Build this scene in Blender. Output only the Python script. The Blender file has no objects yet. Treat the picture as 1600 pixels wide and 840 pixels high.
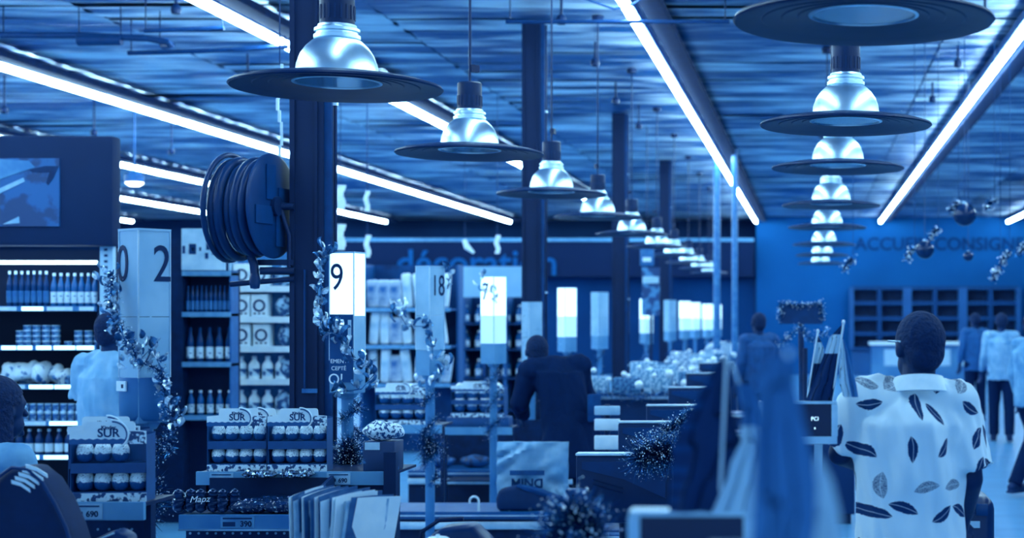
import bpy, bmesh, math, random
from mathutils import Vector, Matrix, noise
random.seed(7)
scene = bpy.context.scene
COL = scene.collection
PI = math.pi
# ------------------------------------------------------------------ camera, sky, exposure
F, PX, PY, EYE = 2400.0, 1268.0, 490.0, 1.70       # focal length in pixels of a 1600 wide frame, vanishing point, eye height
CEIL = 4.42
cam = bpy.data.cameras.new('camera'); camo = bpy.data.objects.new('camera', cam); COL.objects.link(camo)
cam.sensor_width = 36.0; cam.lens = F / 1600 * 36.0
cam.shift_x = (800 - PX) / 1600; cam.shift_y = (PY - 420) / 1600
camo.location = (0, 0, EYE); camo.rotation_euler = (PI / 2, 0, 0)
cam.clip_start = 0.05; cam.clip_end = 200
cam.dof.use_dof = True; cam.dof.focus_distance = 6.6; cam.dof.aperture_fstop = 2.4
scene.camera = camo
world = bpy.data.worlds.new('world'); scene.world = world; world.use_nodes = True
bg = world.node_tree.nodes['Background']
bg.inputs[0].default_value = (0.26, 0.60, 1.0, 1); bg.inputs[1].default_value = 1.5
scene.view_settings.view_transform = 'Standard'; scene.view_settings.look = 'None'
scene.view_settings.exposure = 0.36; scene.view_settings.gamma = 1.0
scene.view_settings.use_curve_mapping = False
TUBE_POWER = 46.0

def P(px, py, Y):
    return Vector(((px - PX) / F * Y, Y, EYE + (PY - py) / F * Y))
def SX(px, Y): return (px - PX) / F * Y
def SZ(py, Y): return EYE + (PY - py) / F * Y

# ------------------------------------------------------------------ materials
STOPS = [(0.0, (.0045, .016, .062)), (.25, (.002, .045, .17)), (.45, (.005, .118, .36)), (.65, (.11, .33, .57)), (.85, (.47, .68, .83)), (1.0, (.82, .92, .97))]
def duo(g):
    g = max(0.0, min(1.0, g))
    for (a, ca), (b, cb) in zip(STOPS, STOPS[1:]):
        if g <= b:
            t = (g - a) / (b - a)
            return tuple(ca[i] + (cb[i] - ca[i]) * t for i in range(3)) + (1,)
    return STOPS[-1][1] + (1,)
MATS = {}
def base_nodes(name):
    m = bpy.data.materials.new(name); m.use_nodes = True
    nt = m.node_tree
    return m, nt, nt.nodes, nt.links, nt.nodes['Principled BSDF']
def mat(name, g, rough=.5, metal=0.0, var=.05, scale=14, bump=0.0, stretch=(1, 1, 1), spec=None, detail=3, coat=0):
    if name in MATS: return MATS[name]
    m, nt, N, L, b = base_nodes(name)
    tc = N.new('ShaderNodeTexCoord'); mp = N.new('ShaderNodeMapping'); mp.inputs['Scale'].default_value = stretch
    nz = N.new('ShaderNodeTexNoise'); nz.inputs['Scale'].default_value = scale; nz.inputs['Detail'].default_value = detail
    L.new(tc.outputs['Object'], mp.inputs[0]); L.new(mp.outputs[0], nz.inputs['Vector'])
    rp = N.new('ShaderNodeValToRGB'); rp.color_ramp.elements[0].position = .3; rp.color_ramp.elements[1].position = .7
    rp.color_ramp.elements[0].color = duo(g - var); rp.color_ramp.elements[1].color = duo(g + var)
    L.new(nz.outputs[0], rp.inputs[0]); L.new(rp.outputs[0], b.inputs['Base Color'])
    b.inputs['Roughness'].default_value = rough; b.inputs['Metallic'].default_value = metal
    b.inputs['Specular IOR Level'].default_value = (.18 if g < .3 else .4) if spec is None else spec
    if coat: b.inputs['Coat Weight'].default_value = coat; b.inputs['Coat Roughness'].default_value = .12
    if bump:
        bp = N.new('ShaderNodeBump'); bp.inputs['Strength'].default_value = bump; bp.inputs['Distance'].default_value = .02
        L.new(nz.outputs[0], bp.inputs['Height']); L.new(bp.outputs[0], b.inputs['Normal'])
    MATS[name] = m; return m
def emis(name, col, strength):
    if name in MATS: return MATS[name]
    m, nt, N, L, b = base_nodes(name)
    b.inputs['Base Color'].default_value = (.7, .85, .95, 1); b.inputs['Emission Color'].default_value = col + (1,)
    b.inputs['Emission Strength'].default_value = strength
    MATS[name] = m; return m
def m_glass(name, g=.9):
    if name in MATS: return MATS[name]
    m, nt, N, L, b = base_nodes(name)
    b.inputs['Base Color'].default_value = duo(g); b.inputs['Transmission Weight'].default_value = .85
    b.inputs['Roughness'].default_value = .08; b.inputs['IOR'].default_value = 1.1
    MATS[name] = m; return m
def m_print(name, ga, gb, scale, thr=.5, rough=.5, stretch=(1, 1, 1)):
    """flat two-tone print: patches of one ink on the other"""
    if name in MATS: return MATS[name]
    m, nt, N, L, b = base_nodes(name)
    tc = N.new('ShaderNodeTexCoord'); mp = N.new('ShaderNodeMapping'); mp.inputs['Scale'].default_value = stretch
    nz = N.new('ShaderNodeTexNoise'); nz.inputs['Scale'].default_value = scale; nz.inputs['Detail'].default_value = 4
    rp = N.new('ShaderNodeValToRGB'); rp.color_ramp.elements[0].position = thr - .03; rp.color_ramp.elements[1].position = thr + .03
    rp.color_ramp.elements[0].color = duo(ga); rp.color_ramp.elements[1].color = duo(gb)
    L.new(tc.outputs['Object'], mp.inputs[0]); L.new(mp.outputs[0], nz.inputs['Vector']); L.new(nz.outputs[0], rp.inputs[0])
    L.new(rp.outputs[0], b.inputs['Base Color']); b.inputs['Roughness'].default_value = rough
    MATS[name] = m; return m
def m_egg():
    if 'egg' in MATS: return MATS['egg']
    m, nt, N, L, b = base_nodes('egg')
    tc = N.new('ShaderNodeTexCoord'); sp = N.new('ShaderNodeSeparateXYZ'); L.new(tc.outputs['Object'], sp.inputs[0])
    wv = N.new('ShaderNodeTexNoise'); wv.inputs['Scale'].default_value = 60
    L.new(tc.outputs['Object'], wv.inputs['Vector'])
    ad = N.new('ShaderNodeMath'); ad.operation = 'MULTIPLY_ADD'; ad.inputs[1].default_value = .02; L.new(wv.outputs[0], ad.inputs[0]); L.new(sp.outputs[2], ad.inputs[2])
    rp = N.new('ShaderNodeValToRGB'); e = rp.color_ramp.elements
    mr = N.new('ShaderNodeMapRange'); mr.inputs[1].default_value = 0; mr.inputs[2].default_value = .10
    L.new(ad.outputs[0], mr.inputs[0]); L.new(mr.outputs[0], rp.inputs[0])
    rp.color_ramp.interpolation = 'CONSTANT'
    e[0].position = 0; e[0].color = duo(.36); e[1].position = .40; e[1].color = duo(1)
    # dark lettering patches on the white half
    n2 = N.new('ShaderNodeTexNoise'); n2.inputs['Scale'].default_value = 230; n2.inputs['Detail'].default_value = 2
    mp = N.new('ShaderNodeMapping'); mp.inputs['Scale'].default_value = (.7, .7, 1.6); L.new(tc.outputs['Object'], mp.inputs[0]); L.new(mp.outputs[0], n2.inputs['Vector'])
    g1 = N.new('ShaderNodeMath'); g1.operation = 'GREATER_THAN'; g1.inputs[1].default_value = .61; L.new(n2.outputs[0], g1.inputs[0])
    mx = N.new('ShaderNodeMixRGB'); L.new(g1.outputs[0], mx.inputs[0]); L.new(rp.outputs[0], mx.inputs[1]); mx.inputs[2].default_value = duo(.2)
    L.new(mx.outputs[0], b.inputs['Base Color']); b.inputs['Roughness'].default_value = .35
    MATS['egg'] = m; return m
def m_feather():
    """pale cloth printed with scattered dark feathers"""
    m, nt, N, L, b = base_nodes('feather_print')
    def M(op, a, c=None, c2=None):
        n = N.new('ShaderNodeMath'); n.operation = op
        for i, v in enumerate((a, c, c2)):
            if v is None: continue
            if isinstance(v, (int, float)): n.inputs[i].default_value = v
            else: L.new(v, n.inputs[i])
        return n.outputs[0]
    tc = N.new('ShaderNodeTexCoord'); sp = N.new('ShaderNodeSeparateXYZ'); L.new(tc.outputs['Object'], sp.inputs[0])
    cb = N.new('ShaderNodeCombineXYZ')
    L.new(M('ADD', sp.outputs[0], M('MULTIPLY', sp.outputs[1], .55)), cb.inputs[0]); L.new(sp.outputs[2], cb.inputs[1])
    S = 8.9
    vo = N.new('ShaderNodeTexVoronoi'); vo.voronoi_dimensions = '2D'; vo.inputs['Scale'].default_value = S; vo.inputs['Randomness'].default_value = .62
    L.new(cb.outputs[0], vo.inputs['Vector'])
    sub = N.new('ShaderNodeVectorMath'); sub.operation = 'SUBTRACT'; L.new(cb.outputs[0], sub.inputs[0]); L.new(vo.outputs['Position'], sub.inputs[1])
    sc = N.new('ShaderNodeSeparateColor'); L.new(vo.outputs['Color'], sc.inputs[0])
    ang = M('MULTIPLY', sc.outputs[0], 6.28)
    ro = N.new('ShaderNodeVectorRotate'); ro.rotation_type = 'Z_AXIS'; L.new(sub.outputs[0], ro.inputs['Vector']); L.new(ang, ro.inputs['Angle'])
    s2 = N.new('ShaderNodeSeparateXYZ'); L.new(ro.outputs[0], s2.inputs[0])
    u = M('DIVIDE', s2.outputs[0], .045); v = M('ADD', s2.outputs[1], M('MULTIPLY', M('MULTIPLY', u, u), .006))
    nz = N.new('ShaderNodeTexNoise'); nz.inputs['Scale'].default_value = 160; L.new(ro.outputs[0], nz.inputs['Vector'])
    wid = M('MULTIPLY', M('SUBTRACT', 1.0, M('POWER', M('ABSOLUTE', u), 2.4)), M('MULTIPLY_ADD', nz.outputs[0], .011, .0125))
    leaf = M('LESS_THAN', M('ABSOLUTE', v), wid)
    rib = M('LESS_THAN', M('ABSOLUTE', M('ADD', v, -.001)), .0011)
    leaf = M('SUBTRACT', leaf, M('MULTIPLY', M('MULTIPLY', leaf, rib), .55))
    light = M('LESS_THAN', sc.outputs[1], .18)
    dens = M('MULTIPLY', leaf, M('SUBTRACT', 1.0, M('MULTIPLY', light, M('MULTIPLY_ADD', nz.outputs[0], 1.6, -.45))))
    mx = N.new('ShaderNodeMixRGB'); L.new(dens, mx.inputs[0]); mx.inputs[1].default_value = duo(.95); mx.inputs[2].default_value = duo(.15)
    L.new(mx.outputs[0], b.inputs['Base Color']); b.inputs['Roughness'].default_value = .8; b.inputs['Specular IOR Level'].default_value = .2
    return m

# ------------------------------------------------------------------ mesh helpers
class MB:
    def __init__(s): s.v = []; s.f = []; s.mi = []; s.cur = 0
    def add(s, vs, fs, M=None):
        o = len(s.v)
        s.v += [tuple(M @ Vector(v)) if M else tuple(v) for v in vs]
        for f in fs: s.f.append([i + o for i in f]); s.mi.append(s.cur)
        return s
    def box(s, c, d, rz=0, M=None):
        x, y, z = d[0] / 2, d[1] / 2, d[2] / 2
        T = Matrix.Translation(c) @ Matrix.Rotation(rz, 4, 'Z')
        if M: T = M @ T
        return s.add([(-x, -y, -z), (x, -y, -z), (x, y, -z), (-x, y, -z), (-x, -y, z), (x, -y, z), (x, y, z), (-x, y, z)],
                     [(0, 3, 2, 1), (4, 5, 6, 7), (0, 1, 5, 4), (1, 2, 6, 5), (2, 3, 7, 6), (3, 0, 4, 7)], T)
    def b2(s, x0, x1, y0, y1, z0, z1):
        return s.box(((x0 + x1) / 2, (y0 + y1) / 2, (z0 + z1) / 2), (x1 - x0, y1 - y0, z1 - z0))
    def lathe(s, prof, n=20, c=(0, 0, 0), sx=1, sy=1, M=None, cap=True):
        vs, fs = [], []
        for r, z in prof:
            for k in range(n):
                a = 2 * PI * k / n; vs.append((c[0] + r * math.cos(a) * sx, c[1] + r * math.sin(a) * sy, c[2] + z))
        m = len(prof)
        for i in range(m - 1):
            for k in range(n):
                fs.append((i * n + k, i * n + (k + 1) % n, (i + 1) * n + (k + 1) % n, (i + 1) * n + k))
        if cap:
            if prof[0][0] > 1e-5: fs.append(tuple(range(n - 1, -1, -1)))
            if prof[-1][0] > 1e-5: fs.append(tuple((m - 1) * n + k for k in range(n)))
        return s.add(vs, fs, M)
    def tube(s, pts, r, n=8, closed=False):
        pts = [Vector(p) for p in pts]; m = len(pts)
        rs = r if isinstance(r, (list, tuple)) else [r] * m
        vs, fs = [], []; prev = None
        for i, p in enumerate(pts):
            if closed: t = pts[(i + 1) % m] - pts[i - 1]
            else: t = pts[min(i + 1, m - 1)] - pts[max(i - 1, 0)]
            t.normalize()
            if prev is None:
                a = Vector((0, 0, 1)) if abs(t.z) < .9 else Vector((1, 0, 0))
                u = t.cross(a).normalized()
            else:
                u = (prev - t * prev.dot(t)).normalized()
            prev = u; w = t.cross(u)
            for k in range(n):
                a = 2 * PI * k / n; vs.append(p + (u * math.cos(a) + w * math.sin(a)) * rs[i])
        R = m if closed else m - 1
        for i in range(R):
            j = (i + 1) % m
            for k in range(n): fs.append((i * n + k, i * n + (k + 1) % n, j * n + (k + 1) % n, j * n + k))
        if not closed:
            fs.append(tuple(range(n - 1, -1, -1))); fs.append(tuple((m - 1) * n + k for k in range(n)))
        return s.add(vs, fs)
    def ell(s, c, r, n=16, m=10, M=None):
        T = Matrix.Translation(c)
        if M: T = T @ M
        vs, fs = [(0, 0, -r[2])], []
        for i in range(1, m):
            ph = -PI / 2 + PI * i / m
            for k in range(n):
                a = 2 * PI * k / n
                vs.append((r[0] * math.cos(ph) * math.cos(a), r[1] * math.cos(ph) * math.sin(a), r[2] * math.sin(ph)))
        vs.append((0, 0, r[2])); top = len(vs) - 1
        for k in range(n):
            fs.append((0, 1 + (k + 1) % n, 1 + k)); fs.append((top, top - n + k, top - n + (k + 1) % n))
        for i in range(m - 2):
            for k in range(n):
                a = 1 + i * n; fs.append((a + k, a + (k + 1) % n, a + n + (k + 1) % n, a + n + k))
        return s.add(vs, fs, T)
    def cap(s, a, b, ra, rb, n=14):
        """tapered capsule"""
        a, b = Vector(a), Vector(b); d = (b - a).normalized()
        pts, rs = [], []
        for t in (80, 50, 20): pts.append(a - d * ra * math.sin(math.radians(t))); rs.append(ra * math.cos(math.radians(t)))
        pts.append(a); rs.append(ra); pts.append(b); rs.append(rb)
        for t in (20, 50, 80): pts.append(b + d * rb * math.sin(math.radians(t))); rs.append(rb * math.cos(math.radians(t)))
        return s.tube(pts, rs, n)
    def prism(s, poly, y0, y1):
        """poly in XZ, extruded along Y"""
        n = len(poly)
        vs = [(x, y0, z) for x, z in poly] + [(x, y1, z) for x, z in poly]
        fs = [tuple(range(n)), tuple(range(2 * n - 1, n - 1, -1))] + [(i, i + n, (i + 1) % n + n, (i + 1) % n) for i in range(n)]
        return s.add(vs, fs)
    def mesh(s, name, mats, smooth=None, bevel=0, seg=2):
        me = bpy.data.meshes.new(name); me.from_pydata(s.v, [], s.f)
        if not isinstance(mats, (list, tuple)): mats = [mats]
        for m in mats: me.materials.append(m)
        if len(mats) > 1:
            for p, i in zip(me.polygons, s.mi): p.material_index = i
        bm = bmesh.new(); bm.from_mesh(me)
        bmesh.ops.recalc_face_normals(bm, faces=bm.faces)
        if bevel:
            ed = [e for e in bm.edges if len(e.link_faces) == 2 and e.calc_face_angle(0) > .6]
            bmesh.ops.bevel(bm, geom=ed, offset=bevel, segments=seg, profile=.5, affect='EDGES', clamp_overlap=True)
        bm.to_mesh(me); bm.free()
        if smooth or bevel:
            me.shade_smooth(); me.set_sharp_from_angle(angle=math.radians(smooth or 40))
        me.update(); return me
    def build(s, name, mats, parent=None, smooth=None, bevel=0, loc=None, rz=0, seg=2):
        o = bpy.data.objects.new(name, s.mesh(name, mats, smooth, bevel, seg)); COL.objects.link(o)
        if parent: o.parent = parent
        if loc is not None: o.location = loc
        if rz: o.rotation_euler = (0, 0, rz)
        return o
def tag(o, label, cat, group=None, kind=None):
    o['label'] = label; o['category'] = cat
    if group: o['group'] = group
    if kind: o['kind'] = kind
    return o
def struct(o, label=None, cat=None):
    o['kind'] = 'structure'
    if label: o['label'] = label
    if cat: o['category'] = cat
    return o
def thing(name, label, cat, loc=(0, 0, 0), rz=0, group=None):
    o = bpy.data.objects.new(name, None); COL.objects.link(o); o.empty_display_size = .05
    o.location = loc; o.rotation_euler = (0, 0, rz)
    return tag(o, label, cat, group)
def inst(name, me, parent=None, loc=(0, 0, 0), rot=(0, 0, 0), sc=None):
    o = bpy.data.objects.new(name, me); COL.objects.link(o)
    if parent: o.parent = parent
    o.location = loc; o.rotation_euler = rot
    if sc: o.scale = sc if isinstance(sc, (tuple, list)) else (sc,) * 3
    return o
def dup(root, label=None, loc=None, rz=None, group=None):
    r = root.copy(); COL.objects.link(r)
    if loc is not None: r.location = loc
    if rz is not None: r.rotation_euler[2] = rz
    if label: r['label'] = label
    if group: r['group'] = group
    for ch in list(root.children):
        c = ch.copy(); COL.objects.link(c); c.parent = r
        for g in ch.children:
            d = g.copy(); COL.objects.link(d); d.parent = c
    return r
ORD = ['first', 'second', 'third', 'fourth', 'fifth', 'sixth', 'seventh', 'eighth', 'ninth', 'tenth', 'eleventh', 'twelfth', 'thirteenth', 'fourteenth', 'fifteenth', 'sixteenth', 'seventeenth', 'eighteenth']
def evalmesh(ob):
    dg = bpy.context.evaluated_depsgraph_get()
    return bpy.data.meshes.new_from_object(ob.evaluated_get(dg), depsgraph=dg)
TXT = {}
def text(name, s, size, M, m, parent=None, ext=.0015, bold=0.0, shear=0.0):
    key = (s, size, ext, bold, shear, m.name)
    if key not in TXT:
        cu = bpy.data.curves.new('t', 'FONT'); cu.body = s; cu.size = size; cu.extrude = ext; cu.offset = bold; cu.shear = shear
        cu.align_x = 'CENTER'; cu.align_y = 'CENTER'; cu.resolution_u = 4
        ob = bpy.data.objects.new('t', cu); COL.objects.link(ob)
        me = evalmesh(ob); bpy.data.objects.remove(ob); bpy.data.curves.remove(cu)
        me.materials.clear(); me.materials.append(m); TXT[key] = me
    o = bpy.data.objects.new(name, TXT[key]); COL.objects.link(o)
    if parent: o.parent = parent
    o.matrix_local = M
    return o
def face_cam(loc, rz=0):      # text standing upright that reads from -Y
    return Matrix.Translation(loc) @ Matrix.Rotation(rz, 4, 'Z') @ Matrix.Rotation(PI / 2, 4, 'X')
def remesh(mb, voxel, smooth=3):
    me = bpy.data.meshes.new('r'); me.from_pydata(mb.v, [], mb.f)
    ob = bpy.data.objects.new('r', me); COL.objects.link(ob)
    md = ob.modifiers.new('r', 'REMESH'); md.mode = 'VOXEL'; md.voxel_size = voxel; md.use_smooth_shade = True
    if smooth:
        sm = ob.modifiers.new('s', 'SMOOTH'); sm.iterations = smooth; sm.factor = .5
    out = evalmesh(ob); bpy.data.objects.remove(ob); bpy.data.meshes.remove(me)
    out.shade_smooth(); return out

# common materials
M_dark = mat('dark_paint', .03, .45, var=.03)
M_black = mat('black_plastic', .04, .35, var=.02)
M_navy = mat('navy_panel', .16, .5, var=.03, scale=3)
M_mid = mat('mid_blue_paint', .36, .5, var=.03, scale=2)
M_pale = mat('pale_laminate', .8, .5, var=.04)
M_white = mat('white_card', .95, .55, var=.03)
M_alu = mat('brushed_aluminium', .78, .3, 1.0, var=.05, stretch=(1, 40, 1))
M_steel = mat('steel_rail', .86, .3, .35, var=.05)
M_chrome = mat('spun_metal', .90, .33, 1.0, var=.03)
M_ink = mat('dark_ink', .08, .6, var=.02)
M_wire = mat('wire', .2, .5)
M_tube = emis('tube_glow', (.50, .84, 1.0), TUBE_POWER)

# ------------------------------------------------------------------ the setting
o = MB().b2(-26, 14, -6, 46, -.1, 0).build('floor', mat('floor_tile', .60, .32, var=.05, scale=1.2, stretch=(1, 3, 1)))
struct(o, 'pale polished shop floor in the open walkway', 'floor')
# grout lines of the walkway tiles are too fine to see; ceiling of rippled metal boards
ceil = MB().b2(-26, 14, -6, 46, CEIL + .06, CEIL + .16).build('ceiling', mat('ceiling_deck', .33, .6, var=.05, scale=2))
struct(ceil, 'dark deck above the rippled metal ceiling boards', 'ceiling')
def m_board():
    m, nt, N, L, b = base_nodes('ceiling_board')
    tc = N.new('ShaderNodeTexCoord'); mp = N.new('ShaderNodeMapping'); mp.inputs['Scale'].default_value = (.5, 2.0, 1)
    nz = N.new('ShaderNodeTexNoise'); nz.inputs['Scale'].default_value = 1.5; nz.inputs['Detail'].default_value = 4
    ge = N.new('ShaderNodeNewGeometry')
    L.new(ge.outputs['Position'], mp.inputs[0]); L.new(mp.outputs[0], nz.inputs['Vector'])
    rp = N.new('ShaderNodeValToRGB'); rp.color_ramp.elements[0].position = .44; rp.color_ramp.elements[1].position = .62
    rp.color_ramp.elements[0].color = duo(.38); rp.color_ramp.elements[1].color = duo(.97)  # pale patches in the base colour imitate reflections on the metal
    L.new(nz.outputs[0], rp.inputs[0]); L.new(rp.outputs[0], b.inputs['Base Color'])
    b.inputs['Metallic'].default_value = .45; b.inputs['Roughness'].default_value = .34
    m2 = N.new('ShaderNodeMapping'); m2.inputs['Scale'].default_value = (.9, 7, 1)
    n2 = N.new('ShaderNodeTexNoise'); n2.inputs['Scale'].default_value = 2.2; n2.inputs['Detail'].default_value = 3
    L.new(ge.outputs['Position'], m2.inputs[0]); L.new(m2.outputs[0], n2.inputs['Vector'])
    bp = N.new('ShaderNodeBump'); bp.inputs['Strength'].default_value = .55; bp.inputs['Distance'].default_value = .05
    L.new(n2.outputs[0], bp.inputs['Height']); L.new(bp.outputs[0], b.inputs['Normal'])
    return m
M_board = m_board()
BW, BL = .62, 2.6
def board_mesh(seed):
    r = random.Random(seed); mb = MB(); n = 7; nx = 5
    amp = r.uniform(.004, .012); ph = r.uniform(0, 6); tl = r.uniform(-.012, .012)
    vs = []
    for j in range(nx + 1):
        for i in range(n + 1):
            y = (i / n - .5) * (BW - .015)
            z = amp * math.sin(i / n * 2 * PI * 1.5 + ph + j * .5) + tl * (i / n - .5) * 2 + r.uniform(-.002, .002)
            vs.append(((j / nx - .5) * (BL - .02), y, z))
    fs = [(j * (n + 1) + i, j * (n + 1) + i + 1, (j + 1) * (n + 1) + i + 1, (j + 1) * (n + 1) + i) for j in range(nx) for i in range(n)]
    mb.add(vs, fs)
    return mb
BMs = []
for k in range(8):
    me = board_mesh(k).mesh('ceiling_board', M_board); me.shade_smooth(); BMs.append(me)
far = MB(); nb = 0
row = 0; y = 11.4
while y < 45:
    xl = -PX / F * (y + .6) - .6; xr = (1600 - PX) / F * (y + .6) + .6
    k0 = math.floor(xl / BL); k1 = math.ceil(xr / BL)
    for k in range(k0, k1 + 1):
        loc = Vector((k * BL + (row % 2) * .0, y, CEIL)); rnd = random.Random(row * 77 + k)
        if y < 30 and nb < 290:
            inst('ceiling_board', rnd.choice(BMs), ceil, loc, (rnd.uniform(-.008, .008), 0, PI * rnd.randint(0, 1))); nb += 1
        else:
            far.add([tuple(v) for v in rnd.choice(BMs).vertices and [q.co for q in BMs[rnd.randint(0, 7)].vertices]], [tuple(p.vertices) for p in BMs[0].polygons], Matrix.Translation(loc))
    y += BW; row += 1
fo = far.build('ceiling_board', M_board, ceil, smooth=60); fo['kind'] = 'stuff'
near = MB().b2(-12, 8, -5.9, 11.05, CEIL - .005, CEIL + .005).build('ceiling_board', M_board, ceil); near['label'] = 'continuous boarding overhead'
M_wall = mat('wall_paint', .37, .8, var=.03, scale=.6, spec=.1)
M_walld = mat('wall_paint_dark', .06, .8, var=.03, scale=.6, spec=.1)
struct(MB().b2(-26, -1.55, 44.5, 44.9, 0, CEIL + .05).build('wall_back', M_walld), 'dark far wall of the sales hall', 'wall')
struct(MB().b2(-1.55, 14, 43.0, 43.4, 0, CEIL + .05).build('wall_reception', M_wall), 'plain blue wall behind the reception desk', 'wall')
struct(MB().b2(-26.2, -26, -6, 45, 0, CEIL + .05).build('wall_left', M_wall))
struct(MB().b2(14, 14.2, -6, 45, 0, CEIL + .05).build('wall_right', M_wall))
# bulkhead with the department name
bk = MB().b2(-13.4, -1.6, 42.6, 43.0, SZ(432, 42.6), SZ(377, 42.6)).build('trim_1', mat('bulkhead', .0, .8, var=.0, scale=1, spec=.1))
struct(bk, 'dark fascia carrying the word décoration', 'fascia')
MB().b2(-13.4, -1.6, 42.55, 42.62, SZ(377, 42.6), SZ(372, 42.6)).build('edge_strip', mat('fascia_edge', .6, .4), bk)
text('lettering', 'décoration', 1.02, face_cam((SX(745, 42.55), 42.56, SZ(412, 42.55))), mat('fascia_letter', .36, .7, spec=.1), bk, .01, .012)
wl = MB().b2(-13.4, -1.6, 43.2, 43.4, 0, SZ(432, 42.6)).build('wall_panel', mat('far_panel', .20, .8, var=.05, scale=.8, spec=.1)); struct(wl, 'blue wall panel below the dark fascia', 'wall')
text_w = bpy.data.objects['wall_reception']
text('lettering', 'ACCUEIL', .50, face_cam((SX(1392, 42.98), 42.985, SZ(382, 43))), mat('wall_letter', .16, .7, spec=.1), text_w, .006, .012)
text('lettering', 'CONSIGNE', .50, face_cam((SX(1530, 42.98), 42.985, SZ(382, 43))), mat('wall_letter', .16, .7, spec=.1), text_w, .006, .012)

# ------------------------------------------------------------------ strip lights
HT = 4.24 - EYE
rows = [(-7.4, 'strip light farthest to the left, low beside the dark cooler header'), (-6.03, 'strip light second from the left, above the lane twenty sign'),
        (-4.66, 'strip light just right of the round ceiling spot'), (-3.30, 'long strip light running behind the hose reel'),
        (-1.97, 'strip light passing behind the left row of pendant lamps'), (-.61, 'bright strip light in the centre, between both pendant rows'),
        (.755, 'strip light right of the stacked pendant row'), (2.15, 'strip light at the right edge, above the hanging baubles')]
def strip_light(k, label):
    X = k * HT; y0 = 2.5; y1 = 44.2 if k > -7 else 44
    t = thing('strip_light', label, 'strip light', (X, 0, EYE + HT), group='fluorescent strip lights on the ceiling')
    MB().b2(-.05, .05, y0, y1 - 1.4, .045, CEIL - EYE - HT - .045).build('housing', M_mid, t)
    MB().b2(.12, .30, y0, y1 - 1.4, .03, .10).build('cable_trunking', mat('trunking', .05, .7, spec=.1), t)
    L = 5.9; y = y0 + (abs(k) * 3.1) % 2.0; i = 0
    while y < y1 - 2:
        e = min(y + L - .12, y1 - 1.5)
        mb = MB(); pr = [(-.032, .045), (-.032, .0), (-.02, -.02), (.02, -.02), (.032, .0), (.032, .045)]
        mb.prism(pr, y, e).build('tube', M_tube, t)
        y += L
for k, lab in rows: strip_light(k, lab)
# round ceiling spot
q = P(210, 285, 20)
sp = thing('ceiling_spot', 'round glowing ceiling spot right of the dark cooler header', 'spot light', q)
MB().lathe([(.10, 0), (.12, .02), (.12, .10), (.05, .14)], 24, sx=1).build('housing', M_mid, sp, smooth=40)
MB().lathe([(0.0, -.05), (.06, -.045), (.11, -.01), (.11, 0)], 24).build('lens', emis('spot_glow', (.86, .95, 1), 6), sp, smooth=60)
MB().tube([(0, 0, .13), (0, 0, CEIL - q.z - .01)], .012).build('stem', M_mid, sp)

# ------------------------------------------------------------------ columns
def column(Y, label, extra):
    c = thing('column', label, 'column', (0, Y, 0), group='dark steel columns along the checkouts')
    x0, x1 = -2.71, -2.487
    mb = MB(); mb.b2(x0, x1 - .055, 0, .02, 0, CEIL + .02); mb.b2(x0, x1 - .055, .20, .22, 0, CEIL + .02); mb.b2(x0 + .07, x0 + .09, .02, .20, 0, CEIL + .02)
    mb.b2(x0 - .005, x0 + .02, -.012, 0, 0, CEIL); mb.b2(x1 - .10, x1 - .085, -.01, 0, 0, CEIL)
    mb.build('shaft', mat('column_steel', .0, .55, var=.02, scale=4), c)
    MB().b2(x1 - .055, x1 - .018, .015, .11, 0, CEIL).build('side_channel', mat('channel', .22, .5), c)
    MB().tube([(x1 - .008, .05, 0), (x1 - .008, .05, CEIL)], .009).build('conduit', M_dark, c)
    mb = MB()
    for z in (1.0, 1.9, 2.8, 3.6): mb.box((x1 - .012, .05, z), (.03, .03, .02))
    mb.build('conduit_clip', M_steel, c)
    if extra:
        MB().box((x0 + .10, -.012, 1.30), (.08, .008, .022)).build('plate', mat('plate', .45, .4), c)
        MB().box((x0 + .075, -.014, 1.62), (.008, .012, .62)).build('cable', mat('cable_col', .2, .5), c)
    return c
column(8.0, 'broad dark steel column behind the lit nineteen sign', True)
column(14.4, 'dark column behind the third pendant lamp of the left row', False)
column(20.9, 'thin dark column behind the lit thirteen sign', False)
column(27.4, 'thinnest dark column, farthest along the row of checkouts', False)

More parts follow.
